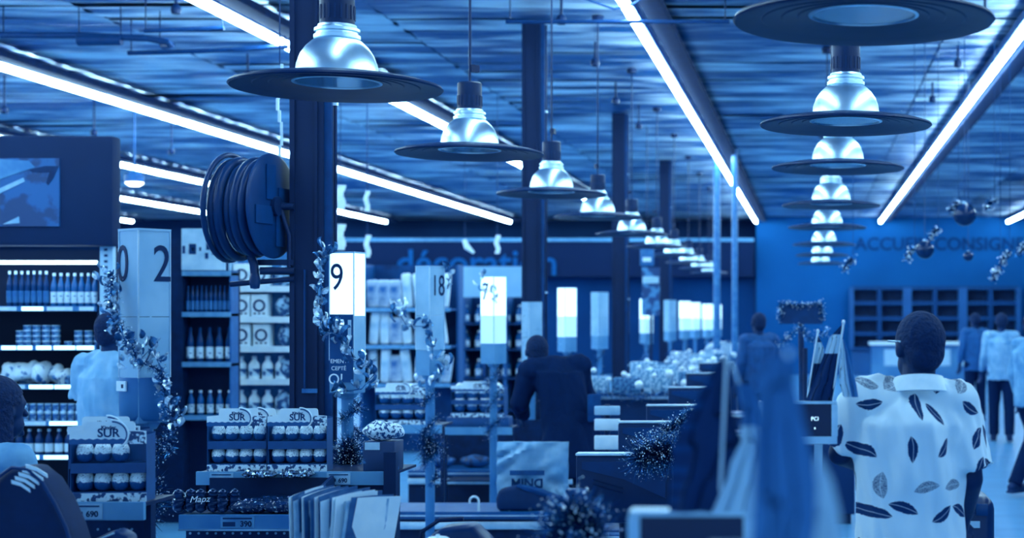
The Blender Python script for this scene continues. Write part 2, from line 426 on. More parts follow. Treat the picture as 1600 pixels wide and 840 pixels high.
# ------------------------------------------------------------------ pendant lamps
def make_pendant():
    t = thing('pendant_lamp', '-', 'pendant lamp', group='industrial pendant lamps with wide brims')
    pr = [(.158, .03), (.158, .05), (.152, .09), (.138, .128), (.118, .158), (.095, .180), (.082, .188)]
    MB().lathe(pr, 40, cap=False).build('dome', M_chrome, t, smooth=70)
    MB().lathe([(.082, .186), (.088, .19), (.088, .203), (.078, .206), (.078, .214), (.086, .217), (.086, .228), (.074, .234), (.072, .243), (.0, .243)], 32, cap=False).build('collar', M_chrome, t, smooth=30)
    nk = MB().lathe([(.0, .24), (.066, .24), (.066, .385), (.058, .392), (.0, .392)], 32, cap=False).build('neck', mat('lamp_neck', .04, .45, var=.02), t, smooth=30)
    mb = MB()
    for k in range(18):
        a = 2 * PI * k / 18; mb.box((.066 * math.cos(a), .066 * math.sin(a), .29), (.006, .008, .055), a)
    mb.build('vent_rib', mat('lamp_rib', .09, .5), nk)
    br = [(.168, .022), (.20, .016), (.205, .019), (.25, .011), (.255, .014), (.31, .005), (.315, .008), (.37, -.002), (.396, -.004), (.402, .002), (.398, .010), (.35, .024), (.27, .038), (.20, .045), (.158, .047)]
    MB().lathe(br, 64, cap=False).build('brim', mat('lamp_brim', .05, .45, var=.02), t, smooth=35)
    MB().lathe([(.170, .020), (.170, .028), (.160, .030), (.160, .018), (.170, .020)], 48, cap=False).build('lens_ring', M_chrome, t, smooth=35)
    MB().lathe([(0, .022), (.162, .022), (.162, .026), (0, .026)], 40, cap=False).build('glass_lens', m_glass('lens_glass'), t)
    MB().lathe([(.0, .18), (.03, .18), (.03, .13), (.022, .11), (.022, .06), (.01, .05), (0, .05)], 16, cap=False).build('bulb', mat('bulb', .9, .25), t, smooth=50)
    h = CEIL - PEND - .01
    MB().tube([(0, 0, .39), (.002, 0, .6), (0, 0, h)], .0075).build('cord', M_dark, t)
    MB().lathe([(.0, h - .05), (.05, h - .05), (.055, h - .01), (.055, h)], 16).build('ceiling_rose', M_dark, t, smooth=40)
    MB().box((.028, 0, .47), (.05, .03, .04)).build('cord_grip', M_dark, t)
    return t
PEND = EYE + .875
lamp = make_pendant()
LL = [5.96, 8.42, 11.3, 14.0, 17.0, 20.2, 23.2, 26.4, 29.6, 33.0]
RR = [4.72, 7.16, 9.28, 12.5, 15.7, 19.6, 23.2, 27.0]
for i, Y in enumerate(LL):
    l = ('nearest pendant lamp of the left row, in front of the broad column' if i == 0 else ORD[i] + ' pendant lamp of the left row counting from the broad column' if i < 9 else 'farthest pendant lamp of the left row')
    X = -1.76 - .0135 * Y
    if i == 0: lamp['label'] = l; lamp.location = (X, Y, PEND)
    else: dup(lamp, l, (X, Y, PEND), i * .7)
for i, Y in enumerate(RR):
    l = ('largest pendant lamp, cut by the top edge of the picture' if i == 0 else ORD[i] + ' pendant lamp from the top in the right stacked row')
    dup(lamp, l, (.16, Y, PEND + (.02 if i == 0 else 0)), i * .5)

# small ceiling fittings
def sprinkler(px, py, Y, label):
    p = P(px, py, Y); h = CEIL - p.z - .01
    t = thing('sprinkler', label, 'sprinkler', p, group='ceiling sprinklers')
    MB().lathe([(.0, -.06), (.035, -.055), (.045, -.03), (.04, .01), (.02, .03), (0, .03)], 14, cap=False).build('head', M_dark, t, smooth=50)
    MB().tube([(0, 0, .02), (0, 0, h)], .012).build('drop_pipe', M_dark, t)
SPR = [(275, 12, 13.2, 'sprinkler beside the upper left strip light'), (387, 115, 16.0, 'sprinkler left of the broad column'), (7, 170, 17.5, 'sprinkler at the left picture edge'),
       (147, 205, 19.5, 'sprinkler above the dark cooler header'), (930, 95, 15.3, 'sprinkler left of the central strip light'), (877, 28, 13.0, 'uppermost sprinkler above the third pendant lamp'),
       (1497, 97, 15.5, 'sprinkler left of the right strip light'), (1539, 20, 13.0, 'sprinkler beside the largest pendant brim'), (962, 155, 18, 'sprinkler below and left of the central strip light'),
       (998, 195, 20, 'lowest sprinkler left of the central strip light'), (1457, 153, 18, 'sprinkler between the right pendant row and the strip light'), (268, 235, 21, 'sprinkler above the small round spot')]
for a in SPR: sprinkler(*a)
def pipe(label, pts, r, name='conduit_pipe', cat='pipe'):
    o = MB().tube(pts, r, 10).build(name, mat('pipe_paint', .16, .5), smooth=50); tag(o, label, cat)
    for f in (0, -1):
        p_ = Vector(pts[f]) * .98 + Vector(pts[0 if f else -1]) * .02
        MB().tube([p_, (p_.x, p_.y, CEIL - .0)], .006, 5).build('hanger', M_dark, o)
    return o
pipe('dark pipe with bent end crossing the upper left ceiling', [P(0, 55, 13.6), P(120, 55, 13.6), P(230, 60, 13.6), P(262, 66, 13.6), P(268, 70, 13.7), P(255, 72, 13.8)], .03)
pipe('short thick duct below the bent pipe at upper left', [P(122, 63, 13.6), P(190, 62, 13.6)], .05)
pipe('long thin pipe across the ceiling left of the upper strip light', [P(200, 83, 14.2), P(310, 80, 14.2), P(450, 73, 14.2)], .022)
pipe('thin conduit near the top left strip light', [P(225, 48, 13.2), P(350, 44, 13.2)], .02)
pipe('thin pipe across the ceiling behind the central strip light', [P(790, 34, 12.9), P(1140, 34, 12.9)], .018)
pipe('thin dark cable hanging over the second pendant lamp', [P(900, -8, 12.4), P(930, 4, 12.6), P(960, 14, 12.6), P(990, 6, 12.6), P(1010, -8, 12.4)], .01)

# hanging pale streamers
def streamer(px, py0, py1, Y, w, label):
    a = P(px, py0, Y); b = P(px, py1, Y); h = a.z - b.z; ww = w / F * Y
    t = thing('paper_streamer', label, 'streamer', b, group='pale paper streamers hung from the ceiling')
    mb = MB(); n = 8
    for i in range(n):
        z = h * i / n; x = .012 * math.sin(i * 1.1)
        mb.box((x, 0, z + h / n / 2), (ww, .012, h / n * 1.02), .25 * math.sin(i))
    mb.build('paper', M_white, t)
    MB().tube([(0, 0, h), (0, 0, CEIL - b.z - .01)], .004, 5).build('thread', M_wire, t)
for a in [(532, 289, 327, 15, 13, 'upper pale streamer right of the broad column'), (532, 350, 390, 15.4, 13, 'pale streamer just above the lit nineteen sign'),
          (574, 367, 402, 17, 8, 'narrow pale streamer right of the nineteen sign'), (777, 367, 396, 19, 7, 'narrow pale streamer above the seventeen sign'),
          (573, 298, 330, 16, 7, 'short pale streamer below the second pendant lamp'), (1148, 352, 385, 26, 6, 'small pale streamer at the end of the central strip light'),
          (437, 100, 245, 8.6, 4, 'long thin pale ribbon above the hose reel')]: streamer(*a)
t = thing('paper_bird', 'pale folded paper decoration hanging over the décoration fascia', 'ornament', P(732, 388, 21))
MB().tube([(-.06, 0, .12), (-.02, 0, .02), (.07, .02, -.06)], [.03, .045, .02], 6).build('folded_paper', M_white, t)
MB().tube([(-.05, 0, .12), (-.05, 0, CEIL - t.location.z - .01)], .004, 5).build('thread', M_wire, t)

# ------------------------------------------------------------------ hose reel on the broad column
t = thing('hose_reel', 'dark hose reel with coiled hose beside the broad column', 'hose reel', P(399, 322, 7.95))
M_hose = mat('hose_rubber', .10, .32, var=.02)
R0 = .235
T = Matrix.Rotation(math.radians(-8), 4, 'Z')
def ring(x, r, drop=0, n=36):
    pts = []
    for k in range(n):
        a = 2 * PI * k / n; z = r * math.sin(a)
        if z < 0: z *= 1 + drop
        pts.append(T @ Vector((x + .01 * math.sin(a), r * math.cos(a), z)))
    return pts
for i, x in enumerate([-.118, -.078, -.036, .006, .046]):
    MB().tube(ring(x, R0 - .012 + .012 * math.sin(i * 2.3), .16 - .03 * i), .024, 10, True).build('hose_coil', M_hose, t, smooth=60)
MB().tube(ring(-.14, R0 + .03, .06), .014, 10, True).build('end_hoop', M_hose, t, smooth=60)
me = MB().lathe([(.0, -.012), (.255, -.012), (.272, -.004), (.272, .004), (.255, .012), (.0, .012)], 48, cap=False).mesh('flange', mat('reel_flange', .14, .35, var=.03), smooth=40)
for x in (.095,):
    o = inst('flange', me, t); o.matrix_local = T @ Matrix.Translation((x, 0, 0)) @ Matrix.Rotation(PI / 2, 4, 'Y')
o = inst('hub', MB().lathe([(.0, -.16), (.13, -.16), (.13, .1), (.05, .102), (.05, .13), (0, .13)], 28, cap=False).mesh('hub', M_dark, smooth=40), t); o.matrix_local = T @ Matrix.Rotation(PI / 2, 4, 'Y')
mb = MB()
for k in range(4):
    a = k * PI / 2 + .4; mb.box((.112, .13 * math.cos(a), .13 * math.sin(a)), (.006, .03 + .16 * abs(math.cos(a)), .03 + .16 * abs(math.sin(a))))
mb2 = MB(); mb2.add(mb.v, mb.f, T); mb2.build('spoke', mat('spoke', .2, .4), t)
MB().tube([(-.02, -.02, -.25), (0, -.02, -.30), (.005, -.02, -.36)], .022, 10).build('hose_tail', M_hose, t, smooth=50)
MB().lathe([(.0, -.43), (.022, -.425), (.03, -.39), (.022, -.35), (0, -.35)], 14, (.005, -.02, 0), cap=False).build('nozzle', M_hose, t, smooth=50)
mb = MB(); mb.tube([(.12, .02, 0), (.19, .03, 0)], .02); mb.tube([(.03, -.02, -.335), (.19, .03, -.335)], .02); mb.tube([(-.12, -.03, -.405), (.19, .03, -.375)], .014)
mb.tube([(.12, .02, 0), (.165, .03, -.15), (.165, .03, -.34)], .012)
mb.build('wall_bracket', M_dark, t, smooth=50)
MB().box((.09, .03, -.29), (.2, .02, .03)).build('guide_bar', M_dark, t)



# ------------------------------------------------------------------ shelving at the back left
M_cooler = mat('cooler_steel', .0, .5, var=.02, scale=3)
M_glow = emis('price_card_glow', (.45, .80, 1.0), 1.6)
M_shelfedge = mat('price_strip', .9, .4, var=.05)
def bottle_mesh(h, r, mb_body, mb_lab, mb_cap):
    pr = [(0, 0), (r * .95, 0), (r, h * .03), (r, h * .55), (r * .9, h * .66), (r * .42, h * .82), (r * .38, h * .92), (r * .38, h * .925), (0, h * .925)]
    return (MB().lathe(pr, 14, cap=False).mesh('body', mb_body, smooth=50),
            MB().lathe([(r * 1.03, h * .14), (r * 1.03, h * .46)], 14, cap=False).mesh('label', mb_lab, smooth=50),
            MB().lathe([(0, h * .91), (r * .45, h * .91), (r * .45, h * 1.0), (0, h * 1.0)], 12, cap=False).mesh('cap', mb_cap, smooth=40))
def bottle(ms, loc, label, group, cat='bottle', name='bottle'):
    t = thing(name, label, cat, loc, group=group)
    for n, m in zip(('body', 'label', 'cap'), ms): inst(n, m, t)
    return t
M_bdark = mat('bottle_dark', .2, .18, var=.04); M_bmid = mat('bottle_mid', .4, .2, var=.05)
M_lpale = m_print('label_pale', .9, .45, 40, .6); M_lwhite = mat('label_white', .92, .5)
def tin_mesh(r, h, lab):
    mb = MB(); mb.cur = 0; mb.lathe([(0, 0), (r, 0), (r, h * .12), (r * .96, h * .14)], 14, cap=False); mb.cur = 1
    mb.lathe([(r * .96, h * .14), (r * .97, h * .86)], 14, cap=False); mb.cur = 0; mb.lathe([(r * .96, h * .86), (r, h * .88), (r, h), (r * .9, h), (r * .9, h * .97), (0, h * .97)], 14, cap=False)
    return mb.mesh('tin', [M_steel, lab], smooth=40)

# --- big cooler, far left
YA = 11.0
def xa(px): return SX(px, YA)
def za(py): return SZ(py, YA)
t = thing('cooler_cabinet', 'tall dark open cooler with lit shelves and a picture on its header, far left', 'cooler', (0, YA, 0))
XL = -7.4
MB().b2(XL, xa(160), .62, .70, 0, za(385)).build('back_panel', M_cooler, t)
MB().b2(xa(150), xa(158), .02, .62, 0, za(385)).build('side_panel', M_cooler, t)
MB().b2(XL - .04, XL, 0, .62, 0, za(385)).build('side_panel', M_cooler, t)
hd = MB().b2(XL, xa(188), -.12, .02, za(385), za(215)).build('header', mat('cooler_header', .04, .7, var=.015, scale=2, spec=.2), t, bevel=.02)
MB().b2(xa(5), xa(107), -.135, -.12, za(355), za(250)).build('picture', None or m_print('header_photo', .22, .40, 4.5, .5), hd)
MB().prism([(xa(8), za(300)), (xa(52), za(280)), (xa(54), za(286)), (xa(8), za(308))], -.139, -.136).build('picture_patch', mat('photo_pale', .72, .5), hd)
MB().prism([(xa(8), za(285)), (xa(8), za(251)), (xa(60), za(254)), (xa(70), za(264))], -.139, -.136).build('picture_patch', mat('photo_sky', .55, .5, var=.1, scale=5), hd)
MB().prism([(xa(60), za(268)), (xa(85), za(262)), (xa(106), za(262)), (xa(98), za(280)), (xa(90), za(292)), (xa(87), za(288)), (xa(92), za(272)), (xa(66), za(272))], -.139, -.136).build('picture_patch', mat('photo_dark', .1, .5), hd)
MB().prism([(xa(20), za(352)), (xa(45), za(340)), (xa(46), za(350))], -.139, -.136).build('picture_patch', mat('photo_pale', .72, .5), hd)
MB().b2(XL, xa(147), .02, .05, za(412) - .0, za(407)).build('light_bar', emis('cooler_tube', (.5, .85, 1), 9), t)
up = MB().b2(xa(158), xa(178), -.02, .03, 0, za(380)).build('upright', M_pale, t)
mb = MB()
for k in range(44): mb.box((xa(167.5), -.022, za(390) - k * .042), (.022, .006, .017))
sl = mb.build('slot', M_navy, up); sl['kind'] = 'stuff'
SHA = [482, 543, 604, 661, 714, 780]
for i, py in enumerate(SHA):
    sh = MB().b2(XL, xa(150), .02, .62, za(py) - .012, za(py) + .006).build('shelf', M_cooler, t)
    MB().b2(XL, xa(150), .0, .02, za(py) - .018, za(py) + .018).build('price_strip', mat('strip_base', .5, .4), sh)
    x = XL + .1; r = random.Random(i)
    while x < xa(146):
        w = r.uniform(.06, .26); e = min(x + w, xa(147))
        MB().b2(x, e, -.005, .0, za(py) - .014, za(py) + .014).build('price_card', M_glow if r.random() < .75 else M_shelfedge, sh)  # most cards carry emission to look bright, though none holds a lamp
        x = e + r.uniform(.01, .05)
b1 = bottle_mesh(.265, .0205, M_bdark, mat('label_blue', .5, .4), M_lwhite); b2 = bottle_mesh(.25, .0235, M_bmid, M_lpale, M_lwhite)
z = za(SHA[0]) + .007
k = 0
for i in range(7):
    bottle(b1, (xa(6 + i * 9.6), YA + .08, z), ORD[i] + ' tall dark bottle from the left on the top cooler shelf', 'tall bottles on the top cooler shelf')
for i in range(7):
    bottle(b2, (xa(76 + i * 10.8), YA + .08, z), ORD[i] + ' pale-labelled bottle from the left on the top cooler shelf', 'labelled bottles on the top cooler shelf')
tin = tin_mesh(.031, .038, m_print('tin_label', .35, .62, 30, .55)); z = za(SHA[1]) + .007
for c, (px, n) in enumerate([(22, 3), (33.5, 4), (48, 4), (63, 4), (78, 4), (98, 1), (114, 3), (130, 3), (145, 2)]):
    for j in range(n):
        o = inst('tin', tin, None, (xa(px), YA + .09, z + j * .0385))
        tag(o, ('only' if n == 1 else ['bottom', 'second', 'third', 'top'][j if j < n - 1 else 3]) + ' tin of the ' + ORD[c] + ' stack from the left on the cooler shelf', 'tin', 'stacked tins on the second cooler shelf')
def puff(name, w, h, d, m, seed, amp=.25):
    mb = MB(); mb.ell((0, 0, h / 2), (w / 2, d / 2, h / 2), 18, 12); r = random.Random(seed); off = Vector((r.uniform(0, 50), 0, 0))
    nv = []
    for v in mb.v:
        p = Vector(v); q = p - Vector((0, 0, h / 2))
        q *= 1 + amp * noise.noise(p * 14 + off); p = q + Vector((0, 0, h / 2)); p.z = max(p.z, 0.0); nv.append(tuple(p))
    mb.v = nv; return mb.mesh(name, m, smooth=80)
pk = [puff('snack_bag', .17, .16, .12, m_print('bag_white%d' % i, .5, .95, 16, .42), i, .5) for i in range(3)]
z = za(SHA[2]) + .007
for i, (px, sc) in enumerate([(12, 1.1), (32, 1.15), (52, 1.1), (72, .95), (88, .8)]):
    o = inst('snack_bag', pk[i % 3], None, (xa(px), YA + .12 + .03 * (i % 2), z), (0, .1 * (i - 2), i), sc)
    tag(o, ORD[i] + ' crumpled pale snack bag from the left on the third cooler shelf', 'snack bag', 'snack bags in the cooler')
bx = MB().box((0, 0, .035), (.11, .08, .07)).mesh('carton', m_print('carton_blue', .3, .6, 25), bevel=.004)
for i in range(2):
    tag(inst('carton', bx, None, (xa(104 + i * 20), YA + .12, z)), ['left', 'right'][i] + ' small carton beside the snack bags in the cooler', 'carton', 'cartons on the third cooler shelf')
jar = tin_mesh(.024, .065, m_print('jar_label', .4, .75, 30, .5)); z = za(SHA[3]) + .007
for i in range(9):
    for j in range(2):
        o = inst('jar', jar, None, (xa(20 + i * 12), YA + .07, z + j * .066))
        tag(o, ('lower ' if j == 0 else 'upper ') + ORD[i] + ' small jar from the left on the fourth cooler shelf', 'jar', 'small jars in the cooler')
b3 = bottle_mesh(.19, .03, M_bdark, M_lwhite, M_lwhite); z = za(SHA[4]) + .007
for i in range(8):
    bottle(b3, (xa(22 + i * 15.5), YA + .08, z), ORD[i] + ' squat bottle with white label from the left, low cooler shelf', 'squat bottles on the low cooler shelf')

# --- narrow bottle cabinet
YB = 12.5
t = thing('bottle_cabinet', 'narrow dark bottle cabinet topped by a pale picture card', 'cabinet', (0, YB, 0))
x0, x1 = SX(203, YB), SX(361, YB); xi = SX(285, YB)
MB().b2(x0, xi, 0, .55, 0, SZ(372, YB)).build('side_panel', mat('cab_side', .03, .7, spec=.1), t)
MB().b2(x1 - .012, x1, 0, .16, 0, SZ(422, YB)).build('side_panel', mat('cab_edge', .42, .5), t)
MB().b2(xi, x1, .16, .2, 0, SZ(422, YB)).build('back_panel', M_cooler, t)
cd = MB().b2(SX(285, YB), SX(353, YB), -.02, .0, SZ(422, YB), SZ(357, YB)).build('picture_card', mat('card_pale', .78, .5, var=.08, scale=6), t)
for (a, b, c, d) in [(287, 291, 384, 396), (297, 308, 381, 397), (302, 305, 386, 392), (313, 316, 386, 392), (324, 333, 376, 390), (322, 327, 395, 404), (333, 337, 390, 398), (343, 351, 388, 394)]:
    MB().b2(SX(a, YB), SX(b, YB), -.024, -.02, SZ(d, YB), SZ(c, YB)).build('printed_mark', M_navy, cd)
SHB = [427, 491, 569, 652]
for py in SHB:
    sh = MB().b2(xi, x1, .0, .16, SZ(py, YB) - .015, SZ(py, YB) + .008).build('shelf', M_cooler, t)
    MB().b2(xi - .0, x1, -.012, .0, SZ(py, YB) - .02, SZ(py, YB) + .02).build('price_strip', mat('strip_mid', .62, .4), sh)
c1 = bottle_mesh(.225, .0165, M_bdark, mat('label_blue', .5, .4), M_bdark); z = SZ(SHB[1], YB) + .009
for i in range(10): bottle(c1, (SX(290 + i * 7.2, YB), YB + .05, z), ORD[i] + ' slim dark bottle from the left in the narrow cabinet', 'slim bottles in the narrow cabinet')
c2 = bottle_mesh(.29, .031, M_bdark, M_lpale, M_bdark); z = SZ(SHB[2], YB) + .009
for i in range(5): bottle(c2, (SX(293 + i * 15.2, YB), YB + .06, z), ORD[i] + ' large labelled bottle from the left in the narrow cabinet', 'large bottles in the narrow cabinet')
c3 = bottle_mesh(.21, .028, M_bmid, M_lpale, M_lwhite); z = SZ(SHB[3], YB) + .009
for i in range(5): bottle(c3, (SX(294 + i * 15, YB), YB + .06, z), ORD[i] + ' bottle from the left on the lowest narrow cabinet shelf', 'bottles on the lowest narrow cabinet shelf')

# --- white goods shelf behind the reel
YC = 13.6
t = thing('white_goods_shelf', 'bright shelf of white packages between the bottle cabinet and broad column', 'shelf', (0, YC, 0))
x0, x1 = SX(362, YC), SX(486, YC)
MB().b2(x0, x1, .15, .2, 0, SZ(378, YC)).build('back_panel', mat('shelf_back', .5, .6), t)
MB().b2(x0 - .02, x0, -.02, .5, 0, SZ(378, YC)).build('side_panel', M_pale, t)
MB().b2(x1, x1 + .02, -.02, .15, 0, SZ(378, YC)).build('side_panel', M_pale, t)
SHC = [447, 495, 541, 592, 645]
for py in SHC:
    sh = MB().b2(x0, x1, -.02, .15, SZ(py, YC) - .03, SZ(py, YC)).build('shelf', M_white, t)
    MB().b2(x0, x1, -.03, -.02, SZ(py, YC) - .05, SZ(py, YC) + .004).build('price_strip', M_white, sh)
bw = MB().box((0, 0, .1), (.145, .12, .2)).mesh('carton', M_white, bevel=.004)
def white_carton(px, shelf, label, sc=1):
    o = inst('carton', bw, None, (SX(px, YC), YC + .06, SZ(SHC[shelf], YC) + .001), sc=sc); tag(o, label, 'carton', 'white cartons on the bright shelf')
    c = inst('printed_ring', MB().lathe([(.055, 0), (.055, .004), (.038, .004), (.038, 0)], 20, cap=False).mesh('printed_ring', M_navy), o, (0, -.060, .10)); c.rotation_euler = (PI / 2, 0, 0)
    for k in range(3): inst('printed_mark', MB().box((0, 0, 0), (.02, .003, .014)).mesh('printed_mark', M_navy), o, ((k - 1) * .04, -.0605, .03))
for s, pxs in ((0, (377, 405)), (1, (377, 405)), (2, (377, 408))):
    for i, px in enumerate(pxs):
        white_carton(px, s, ['left', 'right'][i] + ' white carton with a dark ring on the ' + ['upper', 'second', 'third'][s] + ' bright shelf')
tub = bottle_mesh(.2, .05, M_white, m_print('tub_label', .35, .85, 22), M_lwhite)
for s, n in ((3, 4), (4, 4)):
    for i in range(n):
        bottle(tub, (SX(372 + i * 21, YC), YC + .07, SZ(SHC[s], YC) + .001), ORD[i] + ' white bottle from the left on the ' + ['fourth', 'lowest'][s - 3] + ' bright shelf', 'white bottles on the bright shelf')
pk2 = puff('packet', .15, .2, .1, m_print('packet_print', .3, .75, 22, .5), 9, .2)
for s in range(5):
    for i in range(2):
        tag(inst('packet', pk2, None, (SX(440 + 26 * i, YC), YC + .07, SZ(SHC[s], YC) + .001), (0, 0, s)), ['left', 'right'][i] + ' patterned packet at the right end of the ' + ['upper', 'second', 'third', 'fourth', 'lowest'][s] + ' bright shelf', 'packet', 'patterned packets on the bright shelf')

# --- bag shelf further back
YD = 18.5
t = thing('bag_shelf', 'shelf of pale bags between the nineteen and eighteen signs', 'shelf', (0, YD, 0))
x0, x1 = SX(566, YD), SX(704, YD)
MB().b2(x0, x1, .5, .55, 0, SZ(412, YD)).build('back_panel', mat('dark_back', .2, .6, var=.1, scale=5), t)
MB().b2(x0 - .03, x0, 0, .55, 0, SZ(412, YD)).build('side_panel', M_mid, t)
MB().b2(x1, x1 + .03, .3, .55, 0, SZ(412, YD)).build('side_panel', M_mid, t)
SHD = [482, 540, 600]
for py in SHD:
    sh = MB().b2(x0, x1, 0, .5, SZ(py, YD) - .02, SZ(py, YD)).build('shelf', M_mid, t)
    MB().b2(x0, x1, -.012, 0, SZ(py, YD) - .035, SZ(py, YD) + .01).build('price_strip', mat('strip_mid', .62, .4), sh)
def slab(w, h, d, m): return MB().box((0, 0, h / 2), (w, d, h)).mesh('bag', m, bevel=min(d, w) * .4, seg=3)
sb = [slab(.12, .42, .08, mat('bag_pale', .9, .5, var=.15, scale=6)), slab(.16, .34, .09, mat('bag_light', .7, .5, var=.25, scale=6)), slab(.14, .3, .1, mat('bag_dark', .25, .4, var=.1, scale=5))]
for s, py in enumerate(SHD):
    r = random.Random(s)
    for i in range(7):
        o = inst('bag', sb[r.choice([0, 0, 1, 1, 2])], None, (x0 + .10 + i * .142, YD + .12, SZ(py, YD) + .012), (r.uniform(-.15, .15), r.uniform(-.16, .16), 0))
        tag(o, ORD[i] + ' leaning bag from the left on the ' + ['upper', 'middle', 'lower'][s] + ' bag shelf', 'bag', 'bags on the far shelf')
# --- wide far rack with a pale header board
YE = 22.5
t = thing('wall_rack', 'dark rack under a pale header board behind the eighteen and seventeen signs', 'rack', (0, YE, 0))
x0, x1 = SX(690, YE), SX(822, YE)
MB().b2(x0, x1, 0, .06, SZ(464, YE), SZ(416, YE)).build('header_board', mat('header_pale', .72, .5, var=.06, scale=1), t)
MB().b2(x0, x1, .5, .56, 0, SZ(464, YE)).build('back_panel', mat('rack_back', .15, .6, var=.06, scale=3), t)
for k in range(5): MB().box((x0 + (x1 - x0) * k / 4, .25, SZ(464, YE) / 2), (.05, .5, SZ(464, YE))).build('upright', M_mid if k % 2 else M_navy, t)
for py in (505, 545, 590, 640): MB().b2(x0, x1, 0, .5, SZ(py, YE) - .02, SZ(py, YE)).build('shelf', M_navy, t)
jm = bottle_mesh(.27, .06, M_bmid, M_lpale, M_lwhite)
for s, py in enumerate((505, 545, 590)):
    for i in range(6):
        bottle(jm, (x0 + .12 + i * .2 , YE + .15, SZ(py, YE)), ORD[i] + ' canister from the left on the ' + ['upper', 'middle', 'lower'][s] + ' rack shelf under the pale board', 'canisters on the far rack', 'canister', 'canister')

# ------------------------------------------------------------------ reception at the far right
t = thing('cubby_shelf', 'dark wall of open cubby holes behind the feather-shirt person', 'cubby shelf', (0, 42.7, 0))
YF = 42.5; x0, x1 = SX(1331, YF), SX(1592, YF); z0, z1 = SZ(545, YF), SZ(449, YF)
MB().b2(x0, x1, .2, .3, z0, z1).build('back_panel', mat('cubby_back', .07, .6), t)
for k in range(7):
    x = x0 + (x1 - x0) * k / 6
    MB().b2(x - (.12 if k in (2, 4) else .06), x + (.12 if k in (2, 4) else .06), -.15, .2, z0, z1).build('divider', M_mid if k in (0, 2, 4, 6) else mat('div_dark', .24, .5), t)
for k in range(5):
    zz = z0 + (z1 - z0) * k / 4
    MB().b2(x0, x1, -.14, .2, zz - .06, zz + .05).build('shelf', mat('div_dark', .24, .5), t)
MB().b2(x0, x1, -.1, .25, .0, z0 - .07).build('plinth', M_mid, t)
t = thing('reception_desk', 'pale reception desk behind the feather-shirt person', 'desk', (0, 37, 0))
x0, x1 = SX(1362, 37), SX(1518, 37)
MB().b2(x0, x1, 0, .08, 0, .95).build('front_panel', mat('desk_front', .5, .5, var=.08, scale=1), t)
MB().b2(x0 - .05, x1 + .05, -.1, .7, .95, 1.02).build('desk_top', M_white, t)
for k in range(4): MB().b2(x0 + .3 + k * .6, x0 + .7 + k * .6, -.02, 0, .45, .85).build('front_board', M_pale, t)
MB().b2(x0, x0 + .1, .08, .6, 0, .95).build('side_panel', M_mid, t)
pol = [(1120, 26, 350), (1148, 25, 352)]
for i, (px, Y, top) in enumerate(pol):
    o = MB().tube([(SX(px, Y), Y, 0), (SX(px, Y), Y, CEIL - .04)], .06 if i == 0 else .05, 12).build('service_pole', mat('pole_blue', .5, .4), smooth=50)
    tag(o, ['left', 'right'][i] + ' slim pale service pole at the far end of the checkouts', 'pole', 'slim poles at the far end')
t = thing('hanging_sign', 'small square sign hung beside the thin columns', 'sign', P(1011, 402, 22))
MB().box((0, 0, 0), (.2, .03, .24)).build('board', mat('sign_mid', .45, .5), t, bevel=.01)
MB().box((0, -.018, -.03), (.12, .006, .06)).build('printed_mark', M_white, t)
MB().tube([(0, 0, .12), (0, 0, CEIL - t.location.z - .04)], .006).build('rod', M_dark, t)
t = thing('poster_stand', 'tall poster stand between the thirteen and twelve signs', 'poster stand', (SX(1017, 23), 23, 0))
MB().box((0, 0, SZ(455, 23)), (.27, .03, .72)).build('poster', m_print('poster_print', .25, .55, 6, .5), t)
MB().box((0, -.02, SZ(437, 23)), (.24, .01, .10)).build('title_band', M_pale, t)
MB().tube([(0, .03, 0), (0, .03, SZ(430, 23))], .02).build('pole', M_dark, t); MB().box((0, 0, .02), (.4, .4, .04)).build('base', M_dark, t)
# hanging baubles
M_bauble = mat('bauble_dark', .06, .2, 0, var=.02, coat=.1)
M_tin = [mat('tinsel_foil_dark', .42, .22, .9, var=.12, scale=60), mat('tinsel_sparkle', .97, .3, .35, var=.03)]; M_tinb = [mat('tinsel_blue', .26, .25, .8, var=.15, scale=60), M_tin[1]]
def tinsel(name, path, n, rad, m, seed, w=.004, fall=0, Lr=(.3, 1.1)):
    n = int(n * 2.6); w *= .6
    r = random.Random(seed); pts = [Vector(p) for p in path]; mb = MB()
    seg = [(pts[i + 1] - pts[i]).length for i in range(len(pts) - 1)]; tot = sum(seg)
    for k in range(n):
        d = r.random() * tot; i = 0
        while i < len(seg) - 1 and d > seg[i]: d -= seg[i]; i += 1
        p = pts[i].lerp(pts[i + 1], d / max(seg[i], 1e-6))
        u = Vector((r.gauss(0, 1), r.gauss(0, 1), r.gauss(0, 1))).normalized(); s = Vector((r.gauss(0, 1), r.gauss(0, 1), r.gauss(0, 1))).cross(u).normalized()
        l = rad * r.uniform(*Lr); ww = w * r.uniform(.6, 1.3); mb.cur = 1 if r.random() < .2 else 0
        if mb.cur:
            e1 = p + u * l * .95; e2 = s * ww * 1.25; e3 = u.cross(s) * ww * 1.25 + u * ww  # pale diamonds at the tips stand in for glints of light
            mb.add([e1 - e2, e1 - e3, e1 + e2, e1 + e3], [(0, 1, 2, 3)]); continue
        a = p + u * l * .12; b = p + u * l * .6 + s * ww * 2; c = p + u * l + Vector((0, 0, -fall * l))
        mb.add([a - s * ww / 2, a + s * ww / 2, b + s * ww / 2, b - s * ww / 2, c], [(0, 1, 2, 3), (3, 2, 4)])
    mb.cur = 0; mb.tube(pts, max(rad * .06, .003), 5)
    return mb
